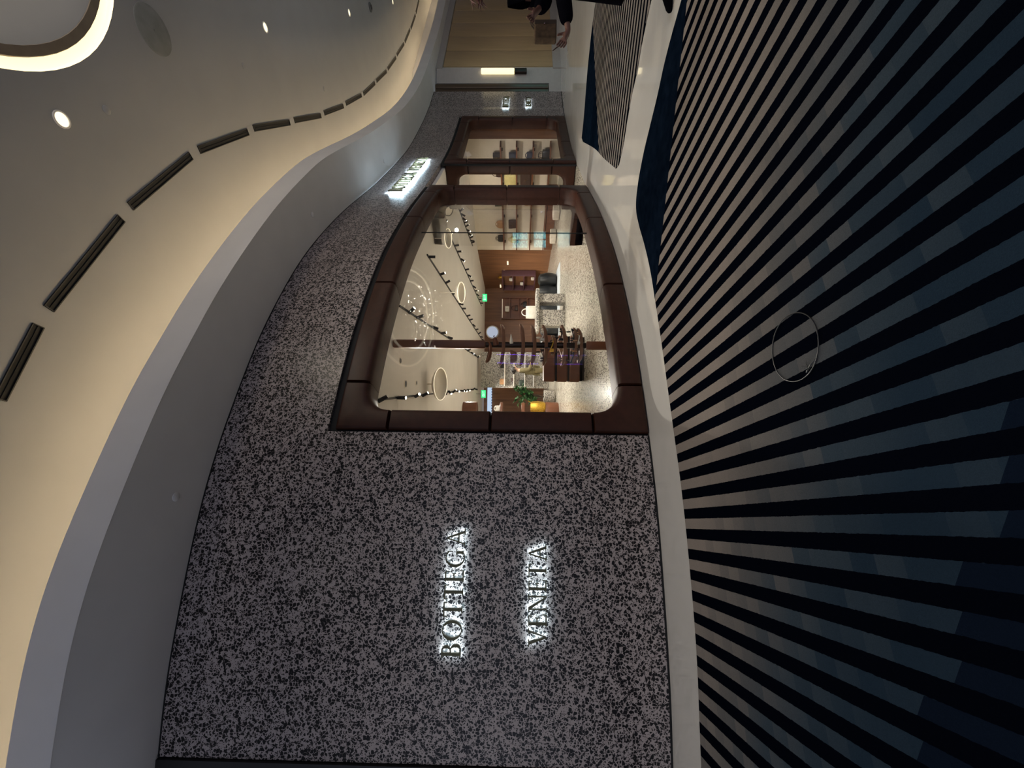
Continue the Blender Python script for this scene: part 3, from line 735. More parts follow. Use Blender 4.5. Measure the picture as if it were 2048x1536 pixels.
# ================================================================== inside the shop
# ------------------------------------------------------------------ lighting tracks
def track(pts, heads, label, spots, energy=60):
    # pts: plan line, heads: list of (fraction, aim_dx, aim_dy), spots: indices of heads that carry a lamp
    a, b_ = Vector((*pts[0], SHOP_Z)), Vector((*pts[1], SHOP_Z)); root = empty('track_light', a)
    c = (a + b_) / 2; L = (b_ - a).length; rz = math.atan2((b_ - a).y, (b_ - a).x)
    world_part(MB().box((c.x, c.y, SHOP_Z - .012), (L, .03, .024), rz), 'track_bar', 'black', root)
    for i, (f, dx, dy) in enumerate(heads):
        p = a + (b_ - a) * f; q = Vector((p.x, p.y, SHOP_Z - .055)); d = Vector((dx, dy, -.8)).normalized()
        mb = MB().tube([(p.x, p.y, SHOP_Z - .02), q], .012, 6); mb.tube([q - d * .045, q + d * .095], .029, 12)
        hd = world_part(mb, 'spot_head', 'black', root, True)
        e = q + d * .0955; x = d.cross(Vector((0, 1, 0.3))).normalized(); y = d.cross(x)
        vs = [e + (x * math.cos(g) + y * math.sin(g)) * .025 for g in np.linspace(0, 2 * PI, 12, endpoint=False)]
        mb = MB().add(vs, [tuple(range(12))]); l = root.location; mb.v = [(u_ - l.x, v_ - l.y, w_ - l.z) for u_, v_, w_ in mb.v]
        mb.build('lens', 'spotlens', hd)
        if i in spots: lamp_spot('spot_beam', e + d * .02, e + d, energy, SHOPW, 105, .8, .05, root)
    return tag(root, label, 'track light')
def hd(n, lo, hi, sd):
    rnd = random.Random(sd); return [(lo + (hi - lo) * (i + rnd.uniform(-.25, .25)) / n, rnd.uniform(-.7, .7), rnd.uniform(-.9, .7) if sd == 1 else rnd.uniform(-.35, 1.1)) for i in range(n)]
track(((-.235, 5.05), (-.24, 17.8)), hd(15, .03, 1, 1), 'black spotlight track over the terrazzo feature wall and brown tower', (2, 5, 8, 11, 14), 265)
track(((1.21, 6.2), (1.20, 18.4)), hd(12, .02, 1, 2), 'black spotlight track passing above the brown display pole', (1, 4, 6, 9), 265)
track(((2.61, 8.0), (2.20, 20.8)), hd(13, .02, 1, 3), 'black spotlight track running above the stone table', (1, 4, 7, 10), 265)
track(((3.97, 9.4), (3.85, 19.5)), hd(13, .02, 1, 4), 'black spotlight track between the stone table and plum display case', (1, 4, 8, 11), 255)
track(((5.3, 11.0), (5.45, 15.6)), hd(13, .02, 1, 5), 'short spotlight track beside the shelves on the beige wall', (1, 5, 9), 255)
mb = MB(); cp = catmull([(3.69, 8.13), (3.87, 8.74), (4.26, 10.0), (4.66, 10.8), (5.2, 11.2)], 6)
ct = empty('track_light', (3.69, 8.13, SHOP_Z)); world_part(mb.tube([(p[0], p[1], SHOP_Z - .012) for p in cp], .012, 6), 'track_bar', 'black', ct)
mb = MB()
for f in (0, 3): mb.tube([(cp[f][0], cp[f][1], SHOP_Z - .02), (cp[f + 2][0], cp[f + 2][1], SHOP_Z - .05)], .036, 10)
world_part(mb, 'spot_head', 'black', ct, True); tag(ct, 'curved black ceiling track just inside the entrance', 'track light')

def pendant(x, y, z, r, label):
    t = empty('ring_pendant', (x, y, z))
    k = math.hypot(x, y); tl = (-.22 * y / k, .22 * x / k, 0)
    o = MB().lathe([(r * .45, .10), (r * .62, .095), (r * .95, .03), (r * 1.0, .0), (r * 1.03, .004), (r * .99, .04), (r * .66, .11), (r * .45, .115), (r * .45, .10)], n=40, cap=False).build('shade', 'pend', t, True); o.rotation_euler = tl
    o2 = MB().tube([(r * 1.015 * math.cos(a), r * 1.015 * math.sin(a), 0) for a in np.linspace(0, 2 * PI, 40, endpoint=False)], .007, 6, closed=True).build('light_rim', 'pict', t, True); o2.rotation_euler = tl
    o3 = MB().lathe([(r * .46, .09), (.01, .09)], n=32, cap=False).build('diffuser', 'pend', t, True); o3.rotation_euler = tl
    MB().tube([(0, 0, .09), (0, 0, SHOP_Z - z)], .012, 8).build('stem', 'pend', t, True)
    return tag(t, label, 'pendant lamp')
pendant(-.02, 8.2, 2.98, .33, 'wide white ring pendant close to the spotlights over the terrazzo floor')
pendant(2.17, 9.42, 2.75, .24, 'white ring pendant hanging above the stone table')
pendant(3.20, 8.7, 2.95, .20, 'small white ring pendant beside the entrance return panel')
for (x, y, r, lb) in ((.35, 6.3, .05, 'tiny round vent in the shop ceiling beside the display pole'), (-.02, 6.6, .075, 'small grey ceiling detector in front of the wide ring pendant'), (.0, 7.3, .05, 'tiny round vent in the shop ceiling by the wide ring pendant')):
    t = empty('ceiling_vent', (x, y, SHOP_Z)); MB().lathe([(r, 0), (r, -.006), (r * .8, -.012)], n=20, cap=False).build('rim', 'pend', t, True); MB().lathe([(r * .8, -.010), (.004, -.014)], n=20, cap=False).build('core', 'grey', t, True)
    tag(t, lb, 'vent')

# ------------------------------------------------------------------ display pole with trays
DP = (.59, 5.96)
dp = empty('display_stand', (*DP, 0))
MB().rbox((0, 0, 2.56), (.125, .125, 1.40), .03).build('ceiling_post', 'brown', dp, True)
MB().lathe([(.045, .34), (.045, 1.88)], n=16).build('post', 'darkbronze', dp, True)
MB().rbox((0, 0, .178), (.125, .125, .35), .02).build('base_block', 'brown', dp, True)
def leaf_mesh(L, Wd, th, bow=0.03):
    vs, fs, N = [], [], 36
    def pt(a, k):
        x = math.cos(a); y = math.sin(a); xx = L * x * k; yy = Wd * y * (0.55 + 0.45 * abs(x)) * k
        return xx, yy, bow * (abs(xx) / L) ** 2
    for (k, dz) in ((.86, -th), (1.0, -th * .3), (1.0, th * .5), (.93, th * .5), (.90, th * .1)):
        for i in range(N): x, y, z = pt(2 * PI * i / N, k); vs.append((x, y, z + dz))
    for r_ in range(4):
        for i in range(N): j = (i + 1) % N; fs.append((r_ * N + i, r_ * N + j, (r_ + 1) * N + j, (r_ + 1) * N + i))
    c0 = len(vs); vs += [(0, 0, -th), (0, 0, th * .1)]
    for i in range(N):
        j = (i + 1) % N; fs += [(c0, j, i), (c0 + 1, 4 * N + i, 4 * N + j)]
    return vs, fs
TR = [(1.60, .31, .12, .02, -.03), (1.305, .32, .10, -.01, -.01), (1.135, .30, .11, .0, .02), (.965, .31, .13, -.02, .02), (.83, .15, .10, .0, .03), (.685, .31, .13, -.02, -.04), (.515, .27, .13, .03, .05), (.44, .26, .12, -.03, -.07)]
for (z, L, Wd, tilt, rz) in TR:
    t = MB().add(*leaf_mesh(L, Wd * 1.1, .034)).build('tray', 'tray', dp, True); t.location = (0, 0, z); t.rotation_euler = (.06, tilt, rz)
t = MB().add(*leaf_mesh(.16, .045, .03)).build('arm', 'brown', dp, True); t.location = (-.12, -.03, 1.80); t.rotation_euler = (.5, .1, .0)
mr = MB().tube([(.0, -.02, 1.70), (.06, -.04, 1.715), (.13, -.05, 1.735)], [.05, .035, .04], 12).build('mirror_arm', 'brown', dp, True)
mf = MB(); mf.lathe([(.088, -.012), (.098, -.005), (.098, .008), (.085, .012), (.01, .013)], n=32); mf.v = [(x + .18, z - .07, y + 1.755) for x, y, z in mf.v]
mfo = mf.build('mirror_frame', 'pend', dp, True)
mg = MB(); mg.lathe([(.082, 0), (.002, 0)], n=32, cap=False); mg.v = [(x + .18, -.085, y + 1.755) for x, y, z in mg.v]; mg.build('mirror_glass', 'mirror', mfo)
MB().lathe([(.02, -.02), (.075, -.01), (.10, .05), (.105, .085), (.092, .085), (.07, .0), (.005, -.005)], (-.18, 0, 1.40), 28, cap=False).build('bowl', 'tray', dp, True)
MB().tube([(.02, -.03, 1.47), (.08, -.05, 1.475), (.16, -.05, 1.48)], [.03, .02, .004], 8).build('hook', 'ivory', dp, True)
tag(dp, 'brown floor-to-ceiling display pole carrying leaf-shaped trays and a round mirror', 'display stand')

def sandal(m1, m2, x, y, z, rz, label, heel=.05, strap=3):
    t = empty('sandal', (x, y, z), rz); N = 12; top = []; bot = []
    for i in range(N + 1):
        f = i / N; xx = -.115 + .23 * f; wd = .026 + .014 * math.sin(PI * min(1, f * 1.1)) + .006 * f; hz = heel * max(0, 1 - f * 1.7) ** 1.3
        top += [(xx, -wd, hz + .012), (xx, wd, hz + .012)]; bot += [(xx, -wd, hz), (xx, wd, hz)]
    vs = top + bot; o_ = 2 * (N + 1); fs = []
    for i in range(N):
        a = 2 * i; fs += [(a, a + 2, a + 3, a + 1), (o_ + a, o_ + a + 1, o_ + a + 3, o_ + a + 2), (a, o_ + a, o_ + a + 2, a + 2), (a + 1, a + 3, o_ + a + 3, o_ + a + 1)]
    fs += [(0, 1, o_ + 1, o_), (2 * N, o_ + 2 * N, o_ + 2 * N + 1, 2 * N + 1)]
    MB().add(vs, fs).build('sole', m1, t)
    MB().box((-.095, 0, heel * .5), (.03, .04, heel), taper=1.2).build('heel', m1, t)
    for k in range(strap):
        xx = (.06, .025, -.07)[k]; hz = .035 if k < 2 else heel + .06
        MB().tube([(xx, -.038, .012 + (heel if k == 2 else 0)), (xx + .005, -.02, hz + .01), (xx + .005, .02, hz + .01), (xx, .038, .012 + (heel if k == 2 else 0))], .008, 6).build('strap', m2, t, True)
    return tag(t, label, 'shoe')
zt = lambda i: TR[i][0] + .014
sandal('ivory', 'pend', .59 + .17, 5.93, zt(3), .2, 'cream sandal on the pale upper tray end of the display pole')
sandal('bagbrown', 'bagbrown', .59 - .17, 5.96, zt(3) + .004, 2.9, 'dark brown sandal on the upper tray of the display pole')
sandal('gold', 'bagblack', .59 + .0, 5.90, zt(4), .5, 'gold sandal on the short tray of the display pole')
sandal('bagblack', 'bagblack', .59 + .18, 5.94, zt(5), .1, 'black heeled sandal on the middle low tray of display pole', .06)
sandal('tan', 'bagbrown', .59 - .17, 5.95, zt(5), 3.0, 'tan sandal with brown straps on the middle low tray')
sandal('bagblack', 'bagblack', .59 + .14, 5.98, zt(6) + .002, 2.9, 'black strappy sandal on the second lowest tray', .04)
sandal('bagnavy', 'bagblack', .59 - .16, 5.96, zt(6) + .006, .2, 'navy sandal on the second lowest tray')
sandal('ivory', 'tan', .59 + .12, 5.90, zt(7), .3, 'cream sandal with tan straps on the lowest tray', .03)
sandal('bagbrown', 'tan', .59 - .15, 5.92, zt(7) + .006, 2.8, 'brown sandal with tan straps on the lowest tray', .03)

# ------------------------------------------------------------------ drawer unit
du = empty('drawer_chest', (.54, 8.45, 0))
for (z0, z1) in ((.605, .835), (.345, .565), (.085, .305)):
    mb = MB(); mb.rbox((0, 0, (z0 + z1) / 2), (.97, .50, z1 - z0), .05, seg=4)
    dr = mb.build('drawer', 'brown', du, True)
    MB().box((.0, -.2505, (z0 + z1) / 2), (.006, .004, z1 - z0 - .02)).build('seam', 'darkbronze', dr)
MB().box((0, .01, .42), (.93, .46, .76)).build('carcass', 'gap', du)
MB().box((0, .0, .0425), (.90, .44, .085)).build('plinth', 'darkbronze', du)
tag(du, 'chest of three brown stacked drawers with dark gaps behind the display pole', 'drawer chest')

# ------------------------------------------------------------------ stone table, bag, poufs
st = empty('stone_table', (2.22, 12.1, 0))
MB().rbox((0, 0, .82), (1.30, .72, .11), .05).build('top', 'terr_stone', st, True)
MB().rbox((.37, 0, .383), (.26, .55, .765), .02).build('leg', 'terr_stone', st, True)
MB().rbox((-.22, 0, .383), (.48, .55, .765), .02).build('leg', 'terr_stone', st, True)
tag(st, 'terrazzo stone table with two slab legs', 'table')

def bag(name, x, y, z, w_, h, dpt, m1, label, rz=0.0, handle='top', m2=None, flap=False, taper=.9):
    t = empty(name, (x, y, z), rz); m2 = m2 or m1
    vs, fs = [], []; lv = [(0, .92), (.04, 1), (.5, 1.02), (.93, (1 + taper) / 2), (1, taper * .96)]; seg = 5
    for (f, k) in lv:
        ww, dd = w_ / 2 * k, dpt / 2 * (k if f < .6 else k * (1 - .45 * (f - .6))); rr = min(ww, dd) * .6
        for (sx, sy, a0) in ((1, 1, 0), (-1, 1, 90), (-1, -1, 180), (1, -1, 270)):
            for i in range(seg): a = math.radians(a0 + 90 * i / (seg - 1)); vs.append((sx * (ww - rr) + rr * math.cos(a), sy * (dd - rr) + rr * math.sin(a), f * h))
    n = 4 * seg
    for k in range(len(lv) - 1):
        for i in range(n): j = (i + 1) % n; fs.append((k * n + i, k * n + j, (k + 1) * n + j, (k + 1) * n + i))
    fs += [tuple(reversed(range(n))), tuple(range((len(lv) - 1) * n, len(lv) * n))]
    MB().add(vs, fs).build('body', m1, t, True)
    if flap: MB().rbox((0, -dpt * .5, h * .74), (w_ * .93, .014, h * .5), .006).build('flap', m2, t, True); MB().box((0, -dpt * .5 - .010, h * .52), (.03, .008, .03)).build('clasp', 'brass', t)
    if handle == 'top':
        for sy in (-1, 1):
            MB().tube([(w_ * .28 * math.cos(a), sy * dpt * .22, h * .97 + w_ * .36 * math.sin(a)) for a in np.linspace(0, PI, 12)], .009, 8).build('handle', m2, t, True)
    elif handle == 'shoulder':
        MB().tube([(w_ * .46 * math.cos(a), 0, h * .97 + w_ * .62 * math.sin(a)) for a in np.linspace(0, PI, 14)], .011, 8).build('strap', m2, t, True)
    elif handle == 'knot':
        MB().tube([(w_ * .42, 0, h * .95), (w_ * .12, 0, h * 1.28), (-w_ * .12, 0, h * 1.28), (-w_ * .42, 0, h * .95)], [.022, .016, .016, .022], 8).build('handle', m2, t, True)
    return tag(t, label, 'bag')
bag('tote_bag', 2.18, 12.0, .876, .38, .29, .15, 'ivory', 'white tote bag with small handles standing on the stone table', 0, 'top', taper=.97)

def pouf(x, y, r, h, label, n=2):
    t = empty('lounge_pouf', (x, y, .0115))
    for k in range(n):
        c = MB().lathe([(.02, .0), (r * .8, .01), (r, h * .25), (r * 1.02, h * .55), (r * .8, h * .9), (r * .4, h), (.01, h)], ((k - (n - 1) / 2) * r * 1.25, 0, .02), 24, sx=.72).build('cushion', 'blackfab', t, True)
    MB().box((0, 0, .01), (r * .9 * n, r * .9, .02)).build('base', 'black', t)
    return tag(t, label, 'pouf')
pouf(3.62, 14.6, .36, .66, 'pair of black rounded lounge cushions behind the stone table, farther from the pole')
pouf(2.55, 14.4, .30, .62, 'black rounded lounge seat glimpsed between the stone table legs')
pouf(1.70, 13.9, .30, .60, 'black rounded lounge seat behind the display pole trays')
tag(MB().rbox((2.6, 14.4, .006), (3.2, 2.0, .010), .2, seg=6).build('rug', 'greyrug', smooth=True), 'pale grey rug under the black lounge seats', 'rug')

# ------------------------------------------------------------------ brown display tower, plant, gold basket
tw = empty('display_tower', (-.98, 13.6, 0))
MB().lathe([(.34, 2.78), (.35, 2.80), (.35, SHOP_Z)], n=36).build('canopy', 'brown', tw, True)
for z, hh in ((1.94, .10), (1.20, .12)): MB().lathe([(.33, z - hh / 2), (.345, z - hh / 2 + .015), (.345, z + hh / 2 - .015), (.33, z + hh / 2)], n=36).build('shelf', 'brown', tw, True)
MB().lathe([(.36, 0), (.37, .02), (.37, .42), (.355, .45)], n=36).build('base', 'brown', tw, True)
MB().tube([(-.2, .15, .45), (-.2, .15, 2.8)], .025, 10).build('post', 'darkbronze', tw, True)
tag(tw, 'round brown display tower with shelves beside the potted plant', 'display stand')
bag('handbag', -.84, 13.45, 1.99, .20, .15, .10, 'ivory', 'ivory knotted handbag on the upper shelf of the round tower', .3, 'knot')
gb = empty('gold_basket', (-.78, 13.42, .45))
MB().lathe([(.14, 0), (.19, .05), (.215, .25), (.20, .45), (.17, .50), (.15, .45), (.15, .1), (.02, .06)], n=32, cap=False).build('body', 'gold', gb, True)
for sx in (-1, 1): MB().tube([(sx * .15, -.06, .47), (sx * .21, -.05, .58), (sx * .21, .05, .58), (sx * .15, .06, .47)], .014, 6).build('handle', 'gold', gb, True)
tag(gb, 'shiny gold woven basket bag on the base of the round tower', 'bag')
pl = empty('potted_plant', (-.45, 14.6, 0))
MB().lathe([(.16, 0), (.21, .05), (.24, .42), (.22, .44), (.20, .40), (.01, .38)], n=28, cap=False).build('pot', 'terr_stone', pl, True)
mb = MB(); rnd = random.Random(4); tips = []
for i in range(16):
    a = rnd.uniform(0, 2 * PI); r_ = rnd.uniform(.1, .42); z = rnd.uniform(.80, 1.55); tips.append(Vector((r_ * math.cos(a), r_ * math.sin(a), z)))
    mb.tube([(0, 0, .38), (r_ * .35 * math.cos(a), r_ * .35 * math.sin(a), z * .6 + .1), tips[-1]], [.014, .009, .004], 6)
mb.build('stems', 'trunk', pl, True)
def leafv(c, d, L, wd):
    d = d.normalized(); up = Vector((0, 0, 1)); x = d.cross(up).normalized() if abs(d.z) < .95 else Vector((1, 0, 0)); nn = x.cross(d)
    P = [c, c + d * L * .35 + x * wd, c + d * L * .75 + x * wd * .6 - nn * L * .08, c + d * L - nn * L * .2, c + d * L * .75 - x * wd * .6 - nn * L * .08, c + d * L * .35 - x * wd, c + d * L * .4 + nn * wd * .35]
    return P, [(0, 1, 6), (1, 2, 6), (2, 3, 6), (3, 4, 6), (4, 5, 6), (5, 0, 6)]
cnt = 0
for tp in tips:
    for k in range(13):
        d = Vector((rnd.uniform(-1, 1), rnd.uniform(-1, 1), rnd.uniform(-.3, .9))); c = tp * rnd.uniform(.78, 1.0) + Vector((0, 0, .02))
        MB().add(*leafv(c, d, rnd.uniform(.15, .27), rnd.uniform(.035, .065))).build('leaf', 'leaf', pl); cnt += 1
tag(pl, 'leafy green plant in a speckled pot behind the round tower', 'plant')

# ------------------------------------------------------------------ terrazzo feature wall with lit shelves
fw_ = empty('feature_wall', (.64, 18.2, 0))
MB().box((0, 0, 1.55), (1.64, .30, 3.10)).build('slab', 'terr_stone', fw_)
for z in (2.02, 1.60, 1.10, .70):
    s_ = MB().box((0, -.31, z), (1.50, .32, .025)).build('shelf', 'white', fw_)
    MB().box((0, -.17, z - .018), (1.46, .03, .008)).build('light_strip', 'pict', s_)
tag(fw_, 'freestanding grey terrazzo wall with four lit shelves', 'partition')
bag('handbag', .10, 17.86, 2.033, .26, .19, .13, 'tan', 'tan handbag on the top shelf of the terrazzo wall', .2, 'none', flap=True)
bag('handbag', .82, 17.86, 2.033, .22, .17, .12, 'bagblack', 'black handbag on the top shelf of the terrazzo wall', -.2, 'shoulder')
bag('handbag', .05, 17.86, 1.113, .28, .24, .15, 'baggreen', 'dark green rounded handbag on a lit shelf of the terrazzo wall', 0, 'none', taper=.8)
bag('handbag', .20, 17.86, 1.613, .16, .10, .10, 'bagbrown', 'tiny brown pouch on the second shelf of the terrazzo wall', 0, 'none')
bag('handbag', .95, 17.86, .713, .26, .20, .14, 'bagbrown', 'brown handbag on the lowest shelf of the terrazzo wall', .1, 'top')

# ------------------------------------------------------------------ side wall shelves
A_ = Vector((5.94, 17.5, 0)); E_ = Vector((8.19 - 5.94, 13.2 - 17.5, 0)).normalized(); N_ = Vector((E_.y, -E_.x, 0)); N_ = N_ if N_.x < 0 else -N_
rzw = math.atan2(E_.y, E_.x)
def on_wall(t, off): p = A_ + E_ * t + N_ * off; return p.x, p.y
SZ = [2.09, 1.55, .99, .41]
for z, nm in zip(SZ, ('topmost', 'second highest', 'second lowest', 'lowest')):
    x, y = on_wall(2.55, .175); t = empty('wall_shelf', (x, y, z - .025), rzw)
    MB().rbox((0, 0, 0), (4.5, .35, .05), .01).build('board', 'brown', t, True)
    for sx in (-2.0, -.7, .7, 2.0) if z > .5 else (): MB().box((sx, .10 * (1 if N_.dot(Vector((-math.sin(rzw), math.cos(rzw), 0))) < 0 else -1), -.045), (.03, .14, .04)).build('bracket', 'darkbronze', t)
    tag(t, nm + ' brown shelf along the beige wall', 'shelf')
x, y = on_wall(1.75, .16); lc = empty('low_cabinet', (x, y, 0), rzw)
MB().box((0, 0, .175), (2.9, .30, .33)).build('body', 'wood', lc)
for sx in (-1.08, -.36, .36, 1.08): MB().rbox((sx, .152, .175), (.70, .012, .30), .004).build('door', 'brown', lc, True); MB().rbox((sx, -.152, .175), (.70, .012, .30), .004).build('door', 'brown', lc, True)
tag(lc, 'low dark brown cabinet under the shelves on the beige wall', 'cabinet')
def wb(t, sh, *a, **k):
    x, y = on_wall(t, .17); return bag('handbag', x, y, SZ[sh] + .001, *a, **k)
R_ = rzw
wb(2.58, 0, .34, .27, .15, 'baggreen', 'dark green structured bag on the topmost wall shelf', rz=R_, handle='none', flap=True)
wb(1.52, 0, .32, .22, .15, 'tan', 'tan slouchy bag with knotted handle on the topmost shelf', rz=R_, handle='knot', taper=.75)
wb(.80, 0, .30, .22, .15, 'bagblack', 'black bag with upright handles on the topmost wall shelf', rz=R_, handle='top')
wb(4.35, 0, .28, .25, .13, 'bagblack', 'boxy black bag on the topmost shelf near the walnut pier', rz=R_, handle='none', flap=True)
wb(3.72, 0, .22, .17, .12, 'bagbrown', 'little brown bag on the topmost shelf', rz=R_, handle='shoulder')
wb(1.55, 1, .36, .30, .16, 'bagbrown', 'brown bag on the second highest shelf under the slouchy one', rz=R_, handle='none', flap=True)
wb(.75, 1, .30, .22, .14, 'bagyellow', 'pale yellow bag on the second highest shelf near the corner', rz=R_, handle='top')
wb(4.35, 1, .32, .24, .14, 'bagnavy', 'navy boxy bag on the second highest shelf near the pier', rz=R_, handle='none', flap=True)
wb(3.50, 1, .0 + .46, .42, .18, 'bagyellow', 'large pale yellow bag on the second highest shelf facing the entrance', rz=R_, handle='none', taper=.8)
wb(3.55, 2, .46, .40, .18, 'bagbrown', 'large dark brown bag on the second lowest shelf', rz=R_, handle='none', flap=True)
wb(2.6, 2, .30, .22, .14, 'tan', 'tan flap bag on the second lowest shelf', rz=R_, handle='none', flap=True)
wb(4.4, 2, .24, .18, .12, 'bagnavy', 'navy knotted bag on the second lowest shelf', rz=R_, handle='knot')
wb(4.4, 3, .40, .24, .18, 'bagblack', 'wide black bag on the lowest wall shelf', rz=R_, handle='top')
for (x, y, lb) in ((5.62, 15.0, 'cream upholstered cube seat nearer the walnut rear wall'), (6.02, 13.8, 'cream upholstered cube seat nearer the entrance')):
    t = empty('cube_seat', (x, y, 0), rzw); MB().rbox((0, 0, .13), (.40, .40, .22), .04).build('cushion', 'boxwhite', t, True); MB().box((0, 0, .012), (.34, .34, .024)).build('base', 'darkbronze', t); tag(t, lb, 'seat')

# ------------------------------------------------------------------ rear wall fittings
ws = empty('wall_niche', (4.08, 21.36, 0))
MB().box((0, .11, 1.42), (1.15, .03, 1.86)).build('back', 'brown', ws)
for sx in (-1, 1): MB().box((sx * .56, 0, 1.42), (.04, .26, 1.86)).build('side', 'brown', ws)
for z in (.51, .96, 1.42, 1.90, 2.33): MB().box((0, 0, z), (1.08, .26, .04)).build('shelf', 'brown', ws)
MB().box((0, -.02, 2.30), (1.0, .05, .015)).build('light_strip', 'pict', ws)
tag(ws, 'walnut wall niche with shelves behind the stone table', 'shelf unit')
bag('handbag', 4.05, 21.32, 1.925, .30, .22, .14, 'ivory', 'ivory box bag on the upper niche shelf', 0, 'none', flap=True)
bag('handbag', 4.10, 21.32, 1.445, .28, .18, .13, 'bagbrown', 'dark brown bag in the middle of the walnut niche', 0, 'shoulder')
bag('handbag', 4.30, 21.32, .985, .30, .20, .14, 'bagblack', 'black bag low in the walnut niche', 0, 'top')
B0, B1 = Vector((5.94, 17.5, 0)), Vector((5.2, 21.5, 0)); eb = (B1 - B0).normalized(); nb = Vector((-eb.y, eb.x, 0)); nb = nb if nb.x < 0 else -nb; rb2 = math.atan2(eb.y, eb.x)
def on_b(t, off): p = B0 + eb * t + nb * off; return p.x, p.y
x, y = on_b(2.75, .17); dc = empty('display_case', (x, y, .62), rb2); yy = 1 if nb.dot(Vector((-math.sin(rb2), math.cos(rb2), 0))) > 0 else -1
for z in (.0, .55, 1.10, 1.62): MB().rbox((0, 0, z), (1.7, .30, .05), .01).build('shelf', 'purple', dc, True)
for sx in (-.84, .84): MB().rbox((sx, 0, .81), (.05, .30, 1.66), .01).build('post', 'purple', dc, True)
MB().box((0, -yy * .14, .81), (1.7, .02, 1.66)).build('back', 'wood', dc)
tag(dc, 'plum-framed display case on the walnut side of the rear wall', 'display case')
for i, (t_, z, m1, lb) in enumerate(((2.4, 2.27, 'gold', 'small gold pouch on the top of the plum case'), (2.6, 1.75, 'ivory', 'small cream pouch on the middle plum shelf'), (3.1, 1.20, 'ivory', 'rounded cream pouch low in the plum case'), (2.5, .65, 'boxwhite', 'pale pouch on the bottom of the plum case'))):
    x, y = on_b(t_, .17); bag('pouch', x, y, z - .001, .22, .16, .11, m1, lb, rb2, 'knot' if i == 0 else 'none', taper=.8)
for (t_, z, lb) in ((1.15, 1.95, 'slim cream wall light nearest the beige wall'), (2.05, 2.15, 'slim cream wall light beside the plum case'), (3.72, 2.40, 'slim cream wall light in the walnut corner')):
    x, y = on_b(t_, .03); s_ = empty('wall_light', (x, y, z), rb2); MB().rbox((0, 0, 0), (.30, .05, .07), .015).build('glass', 'pict', s_, True); MB().box((0, -yy * .02, 0), (.12, .02, .12)).build('plate', 'brass', s_); tag(s_, lb, 'wall light')
def exit_sign(x, y, z, label):
    t = empty('exit_sign', (x, y, z)); MB().rbox((0, 0, 0), (.34, .03, .20), .008).build('panel', 'exit', t, True)
    mb = MB(); q = .028
    for i, ch in enumerate('EXIT'):
        x0 = -.10 + i * .056
        for (a, b_, c, d) in {'E': [(0,0,.3,1),(0,0,1,.2),(0,.4,.8,.6),(0,.8,1,1)], 'X': [], 'I': [(.35,0,.65,1)], 'T': [(.35,0,.65,1),(0,.8,1,1)]}[ch]:
            mb.add([(x0 + a * .042, -.0165, -.05 + b_ * .1), (x0 + c * .042, -.0165, -.05 + b_ * .1), (x0 + c * .042, -.0165, -.05 + d * .1), (x0 + a * .042, -.0165, -.05 + d * .1)], [(0, 1, 2, 3)])
        if ch == 'X':
            for s_ in (1, -1):
                p = [(0, 0), (.3, 0), (1, 1), (.7, 1)]; p = p if s_ > 0 else [(1 - u_, v_) for u_, v_ in p][::-1]
                mb.add([(x0 + u_ * .042, -.0165, -.05 + v_ * .1) for u_, v_ in p], [(0, 1, 2, 3)])
    mb.build('lettering', 'exitw', t); MB().tube([(0, 0, .1), (0, 0, SHOP_Z - z)], .008, 6).build('stem', 'black', t)
    return tag(t, label, 'exit sign')
exit_sign(-.46, 17.6, 2.93, 'green exit sign near the pale blue cornice')
exit_sign(3.9, 17.9, 2.95, 'green exit sign above the walnut niche')
cn = empty('light_cornice', (-1.4, 21.36, 2.80)); MB().rbox((0, 0, .13), (2.4, .12, .24), .02).build('diffuser', 'cornice', cn, True); mb = MB()
for i in range(16): mb.box((-1.1 + i * .147, -.07, .01), (.05, .03, .05))
mb.build('dentils', 'darkbronze', cn); tag(cn, 'pale blue lit cornice at the back beside the terrazzo wall', 'light')

# ------------------------------------------------------------------ people
def skin(name, pts, edges, m, parent, lvl=2):
    # pts: list of (xyz, radius) or (xyz, (rx, ry)); edges connect joints; the first point is the root
    me = bpy.data.meshes.new(name); me.from_pydata([tuple(p[0]) for p in pts], edges, []); o = bpy.data.objects.new(name, me); COL.objects.link(o)
    o.modifiers.new('Skin', 'SKIN'); sm = o.modifiers.new('Sub', 'SUBSURF'); sm.levels = lvl; sm.render_levels = lvl
    sv = me.skin_vertices[0].data
    for i, p in enumerate(pts):
        r_ = p[1] if isinstance(p[1], tuple) else (p[1], p[1]); sv[i].radius = r_; sv[i].use_root = (i == 0)
    dg = bpy.context.evaluated_depsgraph_get(); ev = o.evaluated_get(dg); nm = bpy.data.meshes.new_from_object(ev)
    nm.polygons.foreach_set('use_smooth', [True] * len(nm.polygons)); nm.materials.clear(); nm.materials.append(M[m])
    bpy.data.objects.remove(o); o2 = bpy.data.objects.new(name, nm); COL.objects.link(o2); o2.parent = parent; return o2
